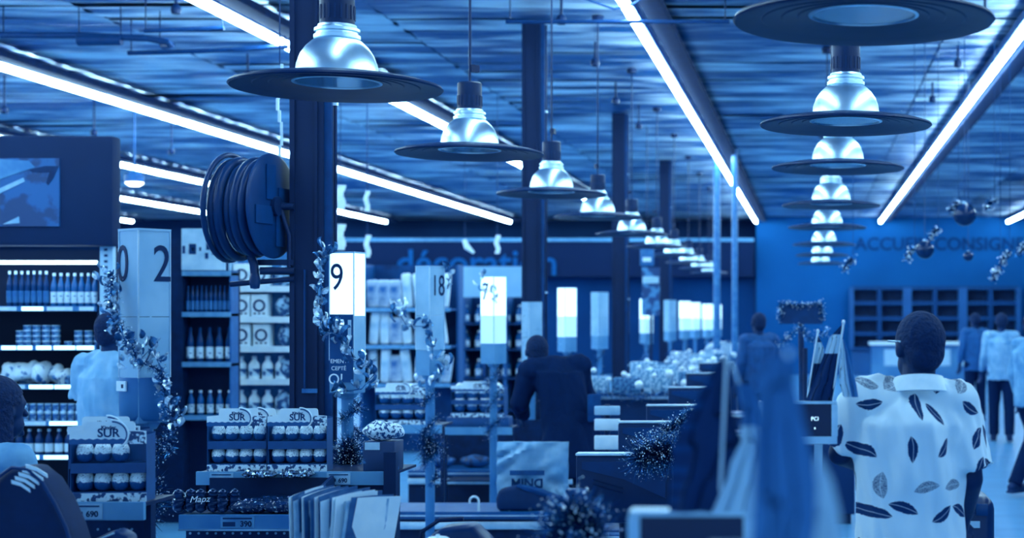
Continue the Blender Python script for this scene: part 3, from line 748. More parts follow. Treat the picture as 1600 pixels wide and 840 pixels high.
def bauble(px, py, Y, r, label):
    p = P(px, py, Y); t = thing('bauble', label, 'bauble', p, group='hanging baubles over the reception')
    MB().ell((0, 0, 0), (r, r, r), 28, 18).build('ball', M_bauble, t, smooth=80)
    MB().lathe([(.0, r * .96), (r * .2, r * .96), (r * .2, r * 1.15), (0, r * 1.15)], 14, cap=False).build('cap', M_alu, t, smooth=40)
    MB().tube([(0, 0, r), (0, 0, CEIL - p.z - .04)], .004, 5).build('thread', M_wire, t)
bauble(1507, 335, 15, .112, 'largest dark bauble hanging right of the strip light')
bauble(1445, 390, 15, .090, 'middle dark bauble hanging below the strip light end')
bauble(1513, 400, 17, .055, 'small dark bauble hanging low over the cubby holes')
for i, (px, py, lab) in enumerate([(1458, 365, 'silver tinsel sprig between the two larger baubles'), (1421, 395, 'silver tinsel sprig left of the middle bauble'), (1546, 318, 'pale tinsel tuft right of the largest bauble'),
        (1490, 322, 'tinsel sprig on the shoulder of the largest bauble'), (1570, 402, 'small tinsel sprig right of the small bauble'), (1597, 388, 'tinsel tuft at the right picture edge'), (1555, 427, 'tiny tinsel tuft over the cubby holes'), (1325, 412, 'tiny tinsel tuft left of the reception lettering')]):
    p = P(px, py, 15)
    o = tinsel('t', [(-.03, 0, -.06), (0, 0, 0), (.05, 0, .05)], 120, .06, None, i, .012).build('tinsel_sprig', M_tin, loc=p); tag(o, lab, 'tinsel', 'tinsel sprigs hanging at the right')
    o2 = MB().tube([(.05, 0, .05), (.05, 0, CEIL - p.z - .04)], .003, 4).build('thread', M_wire, o)

# ------------------------------------------------------------------ checkout lane signs
M_sign = mat('sign_acrylic', .74, .45, var=.04, scale=5); M_signlow = mat('sign_metal', .62, .5, var=.05, scale=5)
M_lit = emis('sign_lit', (.52, .86, 1.0), 1.25)
M_litlow = emis('sign_lit_low', (.42, .80, 1.0), .35)
M_pole = mat('post_paint', .52, .4, var=.05, scale=4)
M_foil = mat('foil_leaf', .80, .28, .8, var=.2, scale=30)
M_foild = mat('foil_leaf_dark', .42, .35, .6, var=.15, scale=30)
def leaf_mesh(m, L=.042, W=.015):
    mb = MB(); n = 6; vs = []
    for i in range(n + 1):
        t = i / n; w = W * math.sin(PI * min(1, t * 1.0 + .02)) ** .7 * (1 - .25 * t); z = .012 * math.sin(t * 2.4)
        vs += [(-w * (1 + .12 * (i % 2)), L * t, z + .010), (0, L * t, z), (w * (1 + .12 * (i % 2)), L * t, z + .010)]
    fs = []
    for i in range(n):
        a = i * 3; fs += [(a, a + 1, a + 4, a + 3), (a + 1, a + 2, a + 5, a + 4)]
    mb.add(vs, fs); return mb.mesh('leaf', m)
LEAFA = leaf_mesh(M_foil); LEAFB = leaf_mesh(M_foild)
def leaf_garland(label, root, pts, n, seed, sc=1.0, spread=.03):
    """vine with foil leaves; pts are relative to root"""
    r = random.Random(seed); t = thing('leaf_garland', label, 'garland', root, group='foil leaf garlands on the lane signs')
    pts = [Vector(p) for p in pts]
    MB().tube(pts, .003, 5).build('vine', M_foild, t)
    for k in range(n):
        f = (k + r.random()) / n * (len(pts) - 1); i = min(int(f), len(pts) - 2); p = pts[i].lerp(pts[i + 1], f - i)
        o = inst('leaf', LEAFA if r.random() < .6 else LEAFB, t, p + Vector((r.uniform(-1, 1), r.uniform(-1, .2), r.uniform(-1, 1))) * spread * .4,
                 (r.uniform(.5, 2.2), r.uniform(-.8, .8), r.uniform(-2.2, 2.2)), sc * r.uniform(.75, 1.25))
    return t
def spiral(z0, z1, r, turns, n=40, ph=0, taper=0):
    return [((r + taper * k / n) * math.cos(ph + 2 * PI * turns * k / n), (r + taper * k / n) * math.sin(ph + 2 * PI * turns * k / n), z0 + (z1 - z0) * k / n) for k in range(n + 1)]
def lane_sign(num, cx, Y, topz, lit, rot, s, words, faces, style=0, far=False):
    X = SX(cx, Y); rot = math.radians(rot)
    t = thing('lane_sign', words, 'lane sign', (X, Y, 0), group='numbered lane signs on posts')
    zA, zB, zC = topz - .31, topz - .53, topz - .69
    h = s / 2
    def sq(e): return e * h
    up = MB().box((0, 0, (topz + zA) / 2), (s, s, topz - zA), rot).build('light_box', M_lit if lit else M_sign, t)
    MB().box((0, 0, (zA + zB) / 2 - .002), (s, s, zA - zB), rot).build('middle_box', (M_litlow if lit and style != 1 else M_sign), t)
    MB().box((0, 0, (zB + zC) / 2 - .004), (s * (1 if style != 2 else 1.0), s, zB - zC), rot).build('lower_box', M_signlow, t)
    MB().box((0, 0, topz + .004), (s + .006, s + .006, .008), rot).build('top_cap', M_sign, up)
    for a in (0, 1, 2, 3):
        c = Matrix.Rotation(rot + a * PI / 2, 3, 'Z') @ Vector((h, h, 0))
        MB().box((c.x, c.y, (topz + zB) / 2), (.005, .005, topz - zB + .002), rot).build('corner_trim', M_steel, up)
    MB().lathe([(.0, zC - .03), (.04, zC - .03), (.055, zC - .005), (.055, zC)], 20).build('collar', M_signlow, t, smooth=40)
    MB().tube([(0, 0, 0), (0, 0, zC - .02)], .030, 18).build('post', M_pole, t, smooth=50)
    MB().lathe([(.0, 0), (.16, 0), (.16, .012), (.04, .03), (.03, .03)], 24).build('foot', M_pole, t, smooth=40)
    if not far:
        for (f, dig, along) in faces:
            # f 0 = left front face, 1 = right front face (normals rotated by rot from -X / -Y), 'along' from face centre
            ang = rot + (-PI / 2 if f == 0 else 0)     # rotation of the text plane around Z
            nrm = Vector((math.sin(ang), -math.cos(ang), 0)); tan = Vector((math.cos(ang), math.sin(ang), 0))
            p = nrm * (h + .002) + tan * along; p.z = topz - .125
            text('number', dig, .19, Matrix.Translation(p) @ Matrix.Rotation(ang, 4, 'Z') @ Matrix.Rotation(PI / 2, 4, 'X') @ Matrix.Diagonal((.6 if len(dig) > 1 else .8, 1, 1, 1)), M_ink, up, .001, .0)
    return t, X, zA, zB, zC
# faces: rot is the heading of the right front face; the left front face is turned 90 degrees from it
t20, X20, zA, zB, zC = lane_sign('20', 226, 5.6, 2.0, False, 55, .124, 'unlit lane sign with 0 and 2, at the left above the egg cartons', [(1, '2', .030), (0, '0', -.036)], 1)
bin_ = MB().lathe([(.0, 1.315), (.075, 1.315), (.085, 1.33), (.087, 1.45), (.084, 1.47), (.0, 1.47)], 36, cap=False).build('bin', mat('bin_grey', .50, .5, var=.04, scale=5), t20, smooth=40)
MB().box((-.052, -.072, 1.44), (.058, .006, .036), -.62).build('sticker', M_white, bin_)
MB().box((-.045, -.079, 1.44), (.014, .004, .014), -.62).build('sticker_mark', M_ink, bin_)
t19, X19, zA, zB, zC = lane_sign('19', 543, 7.66, 2.0, True, 81, .127, 'brightly lit lane sign with a 9 and a dark payment poster below', [(0, '9', -.025)], 1)
ang = math.radians(81) - PI / 2; nrm = Vector((math.sin(ang), -math.cos(ang), 0)); tan = Vector((math.cos(ang), math.sin(ang), 0))
ps = MB().box(nrm * .067 + Vector((0, 0, 1.53)), (.122, .006, .335), ang).build('poster', mat('poster_dark', .28, .4, var=.02), t19)
for (s, sz, dz, al) in [('EMENT', .028, -.065, -.012), ('CEPTÉ', .028, -.10, -.012), ('OI', .075, -.155, -.028)]:
    text('poster_word', s, sz, Matrix.Translation(nrm * .0705 + tan * al + Vector((0, 0, 1.53 + dz))) @ Matrix.Rotation(ang, 4, 'Z') @ Matrix.Rotation(PI / 2, 4, 'X'), M_white, ps, .0006)
MB().box(nrm * .0705 + tan * -.02 + Vector((0, 0, 1.63)), (.04, .002, .05), ang).build('poster_emblem', m_print('emblem', .25, .8, 60), ps)
MB().box(nrm * .0705 + tan * .045 + Vector((0, 0, 1.62)), (.018, .002, .10), ang).build('poster_stripe', M_pale, ps)
lane_sign('18', 672, 9.9, 2.0, False, 57, .126, 'unlit pale lane sign reading 18', [(1, '18', .010)], 2)
lane_sign('17', 771, 12.3, 1.995, True, 58, .142, 'lit lane sign with a 7, right of the eighteen sign', [(0, '7', -.02)], 0)
lane_sign('16', 831, 13.9, 1.80, False, 40, .13, 'unlit low lane sign in front of the second column', [], 0, True)
FARS = [('15', 886, 16.8, 1.98, True), ('14', 937, 19.0, 1.96, False), ('13', 971, 21.2, 1.97, True), ('12', 1010, 24.0, 1.93, True), ('11', 1047, 26.5, 1.93, False), ('10', 1070, 28.4, 1.93, True), ('9', 1086, 30.2, 1.92, True), ('8', 1105, 32.0, 1.90, True), ('7', 1120, 34.0, 1.90, True)]
FL = ['lit lane sign just right of the second column', 'unlit lane sign between the second column and third column', 'lit lane sign in front of the third column', 'lit lane sign right of the third column', 'unlit lane sign between the far lit signs', 'lit lane sign near the far end of the row', 'small lit lane sign, third from the far end', 'small lit lane sign, second from the far end', 'smallest lit lane sign at the far end of the row']
for (n, cx, Y, tz, lit), lab in zip(FARS, FL):
    lane_sign(n, cx, Y, tz, lit, 42, .15, lab, [(1, '1', -.02), (1, '3', .03)] if n == '13' else [], 0, n != '13')

# garlands: foil leaves and tinsel on the signs
def pole_tinsel(label, cx, Y, z0, z1, rad, n, seed, turns=2.5, m=None, ball=None):
    X = SX(cx, Y); path = spiral(z0, z1, .04, turns, 30, seed)
    mb = tinsel('t', path, n, rad, None, seed, .0035)
    if ball:
        b = tinsel('t', [(0, -.03, ball[0] - .05), (0, -.03, ball[0] + .05)], ball[1], ball[2], None, seed + 1, .0035); mb.add(b.v, b.f); mb.mi[-len(b.mi):] = b.mi
    o = mb.build('tinsel_garland', m or M_tinb, loc=(X, Y, 0)); tag(o, label, 'tinsel', 'tinsel garlands wound round the posts')
leaf_garland('foil leaf garland draped across the unlit 20 sign', (X20, 5.6, 0), [(-.10, -.03, 1.86), (-.095, -.06, 1.76), (-.08, -.09, 1.70), (-.03, -.12, 1.64), (0, -.12, 1.56), (.03, -.12, 1.53), (.07, -.10, 1.58), (.10, -.07, 1.48), (.12, -.06, 1.36), (.12, -.06, 1.28)], 95, 1, .8, 0.090)
pole_tinsel('tinsel bunch at the foot of the twenty sign beside the egg carton', 232, 5.6, .95, 1.28, .05, 420, 3, 2, None, (1.02, 620, .11))
o = tinsel('t', [(-.10, -.05, 1.84), (-.08, -.08, 1.70), (-.02, -.11, 1.62), (.03, -.11, 1.53), (.09, -.09, 1.50), (.12, -.07, 1.36), (.12, -.07, 1.2)], 700, .04, None, 5, .0035).build('tinsel_garland', M_tin, loc=(X20, 5.6, 0)); tag(o, 'sparkling tinsel across the middle of the twenty sign', 'tinsel', 'tinsel garlands wound round the posts')
leaf_garland('foil leaf garland down the left side of the lit nineteen sign', (X19, 7.66, 0), [(-.06, -.08, 2.02), (-.11, -.05, 1.97), (-.115, -.05, 1.88), (-.115, -.05, 1.77), (-.11, -.06, 1.66), (-.08, -.08, 1.58)], 40, 2, 1.25, 0.054)
leaf_garland('foil leaf garland across the payment poster of the nineteen sign', (X19, 7.66, 0), [(-.08, -.10, 1.62), (-.02, -.13, 1.60), (.03, -.13, 1.56), (.06, -.12, 1.48), (.12, -.08, 1.45), (.15, -.06, 1.40), (.10, -.1, 1.33), (-.06, -.1, 1.31)], 44, 3, 1.2, 0.072)
pole_tinsel('bushy tinsel garland round the nineteen post', 548, 7.66, .86, 1.27, .06, 700, 8, 3, None, (.98, 900, .13))
leaf_garland('foil leaf garland crossing the eighteen sign', (SX(672, 9.9), 9.9, 0), [(-.14, -.1, 1.78), (-.17, -.1, 1.70), (-.12, -.11, 1.62), (0, -.12, 1.62), (.04, -.13, 1.54), (.05, -.13, 1.44), (.12, -.1, 1.37), (.08, -.1, 1.28), (-.08, -.1, 1.24)], 44, 4, 1.5, 0.090)
leaf_garland('small foil leaf sprig at the top corner of the eighteen sign', (SX(699, 9.9), 9.9, 0), [(0, .02, 2.02), (.01, .02, 1.94), (.0, .02, 1.86)], 8, 5, 1.1, .02)
pole_tinsel('tinsel garland round the eighteen post', 672, 9.9, .60, 1.20, .06, 800, 11, 3.2, None, (.85, 420, .15))
leaf_garland('foil leaf sprig on the lit seventeen sign', (SX(771, 12.3), 12.3, 0), [(-.06, -.08, 2.06), (-.09, -.09, 1.92), (.03, -.12, 1.86), (.05, -.12, 1.78)], 12, 6, 1.2, .05)
pole_tinsel('tinsel garland hanging below the seventeen sign', 770, 12.3, .7, 1.28, .08, 700, 14, 3, M_tin)
for i, (cx, Y, lab) in enumerate([(831, 13.9, 'tinsel round the low unlit sign by the second column'), (886, 16.8, 'tinsel round the sign right of the second column'), (937, 19.0, 'tinsel round the unlit far sign'), (971, 21.2, 'tinsel round the sign before the third column'), (1010, 24.0, 'tinsel round the sign right of the third column'), (1047, 26.5, 'tinsel round the far unlit sign post'), (1070, 28.4, 'tinsel round the post near the far end'), (1105, 32.0, 'tinsel round the farthest sign posts')]):
    pole_tinsel(lab, cx, Y, .85, 1.72, .09, 520, 20 + i, 3.5, M_tin)

# ------------------------------------------------------------------ impulse racks, egg cartons, sweets
M_egg = m_egg(); EGG = MB().lathe([(0, 0), (.014, .002), (.024, .012), (.0275, .027), (.026, .045), (.019, .062), (.010, .072), (0, .0755)], 18, cap=False).mesh('egg', M_egg, smooth=80)
M_carton = mat('carton_mid', .32, .5, var=.03); M_cartonp = m_print('carton_print', .92, .25, 55, .52); M_tray = mat('carton_tray', .30, .5, var=.03)
eggn = [0]
def egg_carton(loc, words, rz=0, eggs=True, w=.275, h=.295, d=.16):
    t = thing('egg_carton', words, 'egg display', loc, rz, 'display cartons of chocolate eggs')
    x = w / 2
    MB().b2(-x, x, d - .005, d, 0, h * .86).build('back_card', M_carton, t)
    for s in (-1, 1): MB().prism([(0, 0), (0, h * .84), (.002, h * .84), (.002, 0)], 0, d - .005).build('side_card', M_carton, t).location = (s * x - (.002 if s > 0 else 0), 0, 0)
    MB().b2(-x, x, -.004, 0, 0, h * .11).build('front_lip', M_cartonp, t)
    for z in (.002, h * .11, h * .47): MB().b2(-x + .003, x - .003, .0, d - .01, z, z + .004).build('tray', M_tray, t)
    MB().b2(-x + .003, x - .003, -.001, .003, h * .36, h * .485).build('tier_front', M_tray, t)
    # stepped header with a rounded crown
    zb = h * .73; pts = [(-x, zb), (x, zb), (x, zb + h * .16)]
    def arc(cx, cz, r, a0, a1): return [(cx + r * math.cos(math.radians(a0 + (a1 - a0) * k / 5)), cz + r * math.sin(math.radians(a0 + (a1 - a0) * k / 5))) for k in range(6)]
    pts += [(x * .72, zb + h * .17)] + arc(x * .62, zb + h * .24, .012, 0, 90) + arc(-x * .5, zb + h * .24, .012, 90, 180) + [(-x * .6, zb + h * .17), (-x, zb + h * .155)]
    hd = MB().prism(pts, -.006, -.002).build('header_card', M_white, t)
    zig = [(-x, zb), (x * .45, zb)]; n = 14
    for k in range(n + 1): zig.append((x * .45 - (x * 1.45) * k / n, zb + h * .055 + .004 * (k % 2)))
    MB().prism(zig, -.0085, -.006).build('wavy_band', mat('band_blue', .36, .5), hd)
    MB().prism([(x * .45, zb), (x, zb), (x, zb + h * .15), (x * .72, zb + h * .16), (x * .5, zb + h * .16)], -.0085, -.006).build('printed_scene', M_cartonp, hd)
    MB().tube([(x * .12 + .055 * math.cos(a), -.009, zb + h * .12 + .05 * math.sin(a)) for a in [math.radians(-60 + 14 * k) for k in range(12)]], .0035, 5).build('printed_arc', M_white, hd)
    MB().tube([(x * .12 + .049 * math.cos(a), -.0085, zb + h * .12 + .044 * math.sin(a)) for a in [math.radians(-50 + 14 * k) for k in range(11)]], .0025, 5).build('printed_arc', mat('band_blue', .36, .5), hd)
    text('header_word', 'SUR', .042, face_cam((x * .02, -.0065, zb + h * .135)), mat('word_blue', .2, .5), hd, .001, .0008)
    text('header_word', 'Kinder', .018, face_cam((x * .02, -.0065, zb + h * .205)), mat('word_blue', .2, .5), hd, .001, .0005)
    MB().prism([(x * .62 + .008 * math.cos(a), .0) for a in (0,)] + [(x * .7, zb + h * .19), (x * .6, zb + h * .235)], -.0085, -.006) if False else None
    if eggs:
        M = Matrix.Translation(loc) @ Matrix.Rotation(rz, 4, 'Z')
        for tier, z in ((0, h * .11 + .004), (1, h * .47 + .004)):
            for k in range(4):
                if eggs == 'few' and tier == 1 and k == 3: continue
                es = (w - .016) / 4 / .0555; p = M @ Vector((-x + .008 + (k + .5) * (w - .016) / 4, .028 * es + .006, z)); o = inst('egg', EGG, None, p, (0, 0, random.uniform(0, 6)), es)
                tag(o, ORD[k] + ' egg from the left, ' + ('lower' if tier == 0 else 'upper') + ' tier, ' + eggs_in[0], 'chocolate egg', 'chocolate eggs in the display cartons')
    return t
eggs_in = ['']
def rack(label, x0, x1, Y, ztop, depth=.34, box_shelf=False, foot=True, tagtext=None, tagx=.3, open_=False):
    """low sweets rack: top shelf with a price rail, perforated back, uprights"""
    t = thing('sweets_rack', label, 'rack', (0, Y, 0), group='sweets racks before the checkouts')
    sh = MB().b2(x0, x1, .02, depth, ztop - .012, ztop).build('shelf', M_dark, t)
    rl = MB().b2(x0, x1, 0, .02, ztop - .058, ztop + .004).build('price_rail', mat('rail_pale', .62, .4, var=.04, scale=5), sh)
    for (s, tx) in (tagtext or []):
        cdx = x0 + (x1 - x0) * tx
        MB().b2(cdx - .055, cdx + .055, -.003, -.001, ztop - .054, ztop + .0).build('price_tag', mat('tag_pale', .72, .5), sh)
        text('price', s, .028, face_cam((cdx + .02, -.0035, ztop - .037)), M_ink, sh, .0006, .0008)
        MB().b2(cdx - .045, cdx + .045, -.0042, -.003, ztop - .012, ztop - .007).build('tag_line', M_navy, sh)
        MB().b2(cdx - .045, cdx - .012, -.0042, -.003, ztop - .042, ztop - .028).build('tag_line', M_navy, sh)
    for x in (x0 + .012, x1 - .012): MB().b2(x - .012, x + .012, .06, .10, 0, ztop - .012).build('upright', M_black, t)
    if open_:
        MB().b2(x0 + .02, x1 - .02, .05, depth, .30, .312).build('lower_shelf', M_dark, t)
        return t
    bp = MB().b2(x0 + .02, x1 - .02, .08, .09, .05, ztop - .06).build('perforated_panel', mat('perf_steel', .10, .45, .3), t)
    mb = MB(); z = ztop - .10
    while z > .45:
        x = x0 + .05
        while x < x1 - .05:
            mb.lathe([(0, 0), (.0045, 0), (.0045, .002), (0, .002)], 8, M=Matrix.Translation((x, .078, z)) @ Matrix.Rotation(PI / 2, 4, 'X'), cap=False); x += .0395
        z -= .06
    ho = mb.build('perforation', mat('hole_light', .7, .5), bp); ho['kind'] = 'stuff'
    return t
# lane twenty rack, egg cartons at far left
YR = 5.12
YR = 5.28
rack('sweets rack under the leftmost egg carton', SX(60, YR), SX(224, YR), YR, SZ(786, YR), .26, tagtext=[('690', .46)])
eggs_in[0] = 'leftmost egg carton'; egg_carton((SX(160, YR), YR + .045, SZ(786, YR)), 'leftmost egg carton, beside the striped sports bag', .10, 'few', w=.255, h=.275, d=.095)
eggs_in[0] = ''; egg_carton((SX(172, YR + .2), YR + .155, SZ(786, YR)), 'egg carton half hidden behind the twenty post', .05, False, w=.25, h=.285, d=.09)
# lane nineteen rack
YS = 7.2; zs = SZ(738, YS)
rack('long sweets rack carrying two sharp egg cartons', SX(306, YS), SX(616, YS), YS, zs, .40, tagtext=[('690', .13), ('690', .72)])
for px, nm in ((364, 'left middle carton'), (459, 'right middle carton')):
    eggs_in[0] = nm; egg_carton((SX(px, YS), YS + .05, zs), nm.replace('carton', 'egg carton') + ' on the long sweets rack', .06, True, d=.11)
eggs_in[0] = ''; egg_carton((SX(400, YS + .22), YS + .215, zs), 'egg carton peeking out behind the two middle cartons', 0, False, h=.285)
# lane eighteen and seventeen racks
YT = 10.9; zt = SZ(664, YT)
rack('sweets rack with blurred egg carton left of the eighteen post', SX(574, YT), SX(690, YT), YT, zt, .34, open_=True)
eggs_in[0] = 'blurred carton left of eighteen post'; egg_carton((SX(623, YT), YT + .05, zt), 'egg carton left of the eighteen post', 0, True, w=.36)
YU = 12.75; zu = SZ(668, YU)
rack('sweets rack behind the seventeen post', SX(690, YU), SX(800, YU), YU, zu, .34, open_=True)
eggs_in[0] = 'carton behind seventeen post'; egg_carton((SX(744, YU), YU + .05, zu + .085), 'egg carton behind the seventeen post', 0, True, w=.44)
o = MB().b2(-.26, .26, 0, .17, 0, .083).build('carton', M_tray, loc=(SX(744, YU), YU + .05, zu + .0005), bevel=.004); tag(o, 'plain blue carton under the egg carton behind the seventeen post', 'carton')
# tray of bars in front of the long rack
YV = 6.85; zv = SZ(804, YV); x0, x1 = SX(282, YV), SX(461, YV)
t = thing('bar_tray', 'dark open tray of chocolate bars in front of the long rack', 'tray', (0, YV, 0))
MB().b2(x0, x1 + .07, .0, .34, zv - .012, zv).build('tray_floor', M_black, t)
MB().b2(x0, x1 + .07, .33, .345, zv, zv + .13).build('tray_back', M_black, t)
ck = MB(); ck.add([(x1 + .0, .0, zv), (x1 + .07, .0, zv), (x1 + .07, .33, zv), (x1 + .07, .33, zv + .14), (x1 + .07, .0, zv + .07), (x1 + .055, .33, zv + .14), (x1 + .0, .0, zv + .02), (x1 + .055, .33, zv)], [(0, 1, 4, 6), (1, 2, 3, 4), (6, 4, 3, 5), (0, 6, 5, 7), (2, 7, 5, 3), (0, 7, 2, 1)])
ck.build('tray_side', mat('cheek', .12, .4), t)
rl = MB().b2(x0, x1, -.02, 0, zv - .062, zv + .002).build('price_rail', mat('rail_mid', .50, .4, var=.04, scale=5), t)
MB().b2(x0, x1, -.026, -.0, zv - .068, zv - .060).build('rail_edge', M_alu, rl)
cdx = SX(374, YV)
MB().b2(cdx - .075, cdx + .075, -.023, -.0205, zv - .055, zv - .004).build('price_tag', mat('tag_mid', .58, .5), rl)
text('price', '390', .034, face_cam((cdx + .038, -.0245, zv - .038)), M_ink, rl, .0006, .0012)
MB().b2(cdx - .065, cdx + .065, -.0245, -.023, zv - .016, zv - .009).build('tag_line', M_navy, rl)
MB().b2(cdx - .065, cdx - .01, -.0245, -.023, zv - .048, zv - .028).build('tag_line', M_navy, rl)
bp = MB().b2(x0, SX(600, YV + .1), .06, .07, .05, zv - .07).build('perforated_panel', mat('perf_steel', .10, .45, .3), t)
mb = MB()
for r_ in range(5):
    for k in range(18): mb.lathe([(0, 0), (.006, 0), (.006, .002), (0, .002)], 8, M=Matrix.Translation((x0 + .02 + k * .0385, .058, zv - .09 - r_ * .05)) @ Matrix.Rotation(PI / 2, 4, 'X'), cap=False)
ho = mb.build('perforation', mat('hole_light', .7, .5), bp); ho['kind'] = 'stuff'
for x in (x0 + .02, x1): MB().b2(x - .012, x + .012, .09, .12, 0, zv - .012).build('leg', M_black, t)
def wrapper(name, L, H, D, m, seed, crink=.10):
    """pillow pack with crimped ends, lying along X"""
    r = random.Random(seed); off = Vector((seed * 3.7, 0, 0)); nx, na = 26, 16; vs, fs = [], []
    for i in range(nx + 1):
        t = i / nx; u = abs(2 * t - 1); k = (1 - u ** 5) ** .6 if u < 1 else 0; k = max(k, .06)
        for j in range(na):
            a = 2 * PI * j / na; c, s_ = math.cos(a), math.sin(a)
            p = Vector(((t - .5) * L, D / 2 * abs(c) ** .7 * (1 if c > 0 else -1), H / 2 * k * abs(s_) ** .7 * (1 if s_ > 0 else -1)))
            q = p * (1 / .03); p += Vector((0, p.y, p.z)) * crink * noise.noise(Vector((p.x * 90, j * .9, 0)) + off) * 2
            vs.append((p.x, p.y, p.z + H / 2))
    for i in range(nx):
        for j in range(na): fs.append((i * na + j, i * na + (j + 1) % na, (i + 1) * na + (j + 1) % na, (i + 1) * na + j))
    fs.append(tuple(range(na))); fs.append(tuple(nx * na + j for j in range(na)))
    return MB().add(vs, fs).mesh(name, m, smooth=35)
M_choc = mat('wrapper_dark', .10, .14, .35, var=.05, scale=40, coat=.5); M_silver = mat('wrapper_silver', .6, .18, .9, var=.3, scale=30)
wb = [wrapper('chocolate_bar', .155, .055, .07, M_choc, i) for i in range(3)]
wp = [m_print('wrap_print%d' % i, .08, .85, 60, .64, .15, (1, 1, 2)) for i in range(2)]
wb2 = [wrapper('chocolate_bar', .155, .055, .07, wp[i], i + 5) for i in range(2)]
k = 0
for i, (px, dy, dz, me) in enumerate([(383, .06, 0, wb2[0]), (436, .06, 0, wb2[1]), (383, .17, .0, wb[0]), (436, .17, .0, wb[1]), (395, .265, .04, wb[2]), (440, .265, .04, wb[0])]):
    o = inst('chocolate_bar', me, None, (SX(px, YV), YV + dy, zv + .001 + (.0 if dz == 0 else 0)), (0, 0, random.uniform(-.05, .05)))
    tag(o, ['left front', 'right front', 'left middle-row', 'right middle-row', 'left back-row', 'right back-row'][i] + ' dark wrapped chocolate bar lying in the open tray', 'chocolate bar', 'chocolate bars in the tray')
ws = [wrapper('chocolate_bar', .16, .03, .06, M_silver, 20 + i, .3) for i in range(2)]
for i, px in enumerate((405, 462)):
    o = inst('chocolate_bar', ws[i], None, (SX(px, YV + .3), YV + .315, zv + .135), (0, 0, .04)); tag(o, ['left', 'right'][i] + ' crinkled silver bar across the back of the tray', 'chocolate bar', 'silver bars on the tray back')
wv = wrapper('sweet_packet', .105, .05, .05, M_choc, 31, .16)
for i in range(6):
    px = 262 + i * 17.5
    o = inst('sweet_packet', wv, None, (SX(px, YV) + .0, YV + .05 + .015 * (i % 2), zv + .0555), (0, PI / 2, .4)); tag(o, ORD[i] + ' upright dark packet from the left in the bar tray', 'sweet packet', 'upright dark packets')
    if i == 2:
        text('printed_word', 'Mapz', .04, Matrix.Rotation(-PI / 2, 4, 'Y') @ face_cam((.02, -.030, .01)), M_white, o, .001, 0, .3)
    if i == 1:
        text('printed_number', '3', .026, Matrix.Rotation(-PI / 2, 4, 'Y') @ face_cam((.0, -.030, .028)), M_white, o, .001)
# boxes and sweets at the right end of the long rack
o = MB().box((0, 0, .07), (.15, .16, .14)).build('carton', m_print('carton_dark', .14, .5, 18, .66), loc=(SX(588, YS), YS + .12, zs + .001), bevel=.004); tag(o, 'dark printed carton at the right end of the long rack', 'carton')
MB().box((-.03, -.082, .12), (.07, .004, .035)).build('paper_flap', M_pale, o)
o = inst('sweets_heap_bag', puff('sweets_heap_bag', .2, .09, .13, m_print('sweets', .3, .95, 70, .48), 4, .3), None, (SX(588, YS), YS + .11, zs + .142)); tag(o, 'clear bag of mixed sweets on the dark carton', 'sweets bag')
o = MB().b2(SX(603, YS) , SX(622, YS), -.04, -.0, 0, SZ(705, YS)).build('rack_post', M_black, loc=(0, YS, 0)); tag(o, 'dark upright post at the right end of the long rack', 'post')

# ------------------------------------------------------------------ counters, registers, low platforms
def platform(label, x0, x1, Y, z, depth=.5, back=0):
    t = thing('bagging_platform', label, 'platform', (0, Y, 0), group='low bagging platforms')
    MB().b2(x0, x1, 0, depth, z - .05, z).build('top_board', mat('plat_top', .36, .4), t)
    MB().b2(x0, x1, .01, depth, 0, z - .05).build('body', M_dark, t)
    if back: MB().b2(x0, x1, depth - .02, depth, z - .05, z + back).build('added_void_sheet', mat('added_void_sheet', .05, .7), t)  # added dark sheet standing in for the dark void behind the bread
    MB().b2(x0, x1, -.03, .0, z - .115, z - .065).build('bumper_rail', M_steel, t, bevel=.008)
    MB().b2(x0, x1, -.015, .0, z - .03, z - .022).build('edge_strip', M_steel, t)
platform('low bagging platform under the upside-down shopping bag', SX(600, 10.6), SX(900, 10.6), 10.25, .38)
platform('low bagging platform behind the seventeen post', SX(640, 13.2), SX(905, 13.2), 13.15, .36, .5, .40)
def loaf(px, Y, z, label, g, w):
    o = inst('bread_bag', puff('bread_bag', w, .11, .16, m_print('bread%d' % int(g * 100), g - .12, g + .12, 18), int(px), .25), None, (SX(px, Y), Y, z)); tag(o, label, 'bread bag', 'bread bags on the low platform')
loaf(690, 13.4, .361, 'left dark bread bag on the low platform', .34, .24); loaf(742, 13.4, .361, 'right dark bread bag on the low platform', .26, .26)
def checkout(Y, x0, x1, label, h=.88):
    t = thing('checkout_counter', label, 'checkout counter', (0, Y, 0), group='checkout counters')
    MB().b2(x0, x1, 0, .42, .08, h - .06).build('body', mat('counter_body', .13, .5, var=.03, scale=3), t, bevel=.01)
    MB().b2(x0 + .03, x1 - .03, .03, .39, 0, .08).build('plinth', M_black, t)
    MB().b2(x0 - .02, x1 + .02, -.02, .44, h - .06, h - .02).build('top_frame', mat('counter_top', .34, .35), t, bevel=.008)
    MB().b2(x0 + .05, x1 - .3, .06, .36, h - .02, h - .008).build('belt', M_black, t)
    MB().b2(x0 - .02, x1 + .02, -.035, -.02, h - .055, h - .03).build('steel_edge', M_steel, t)
    return t
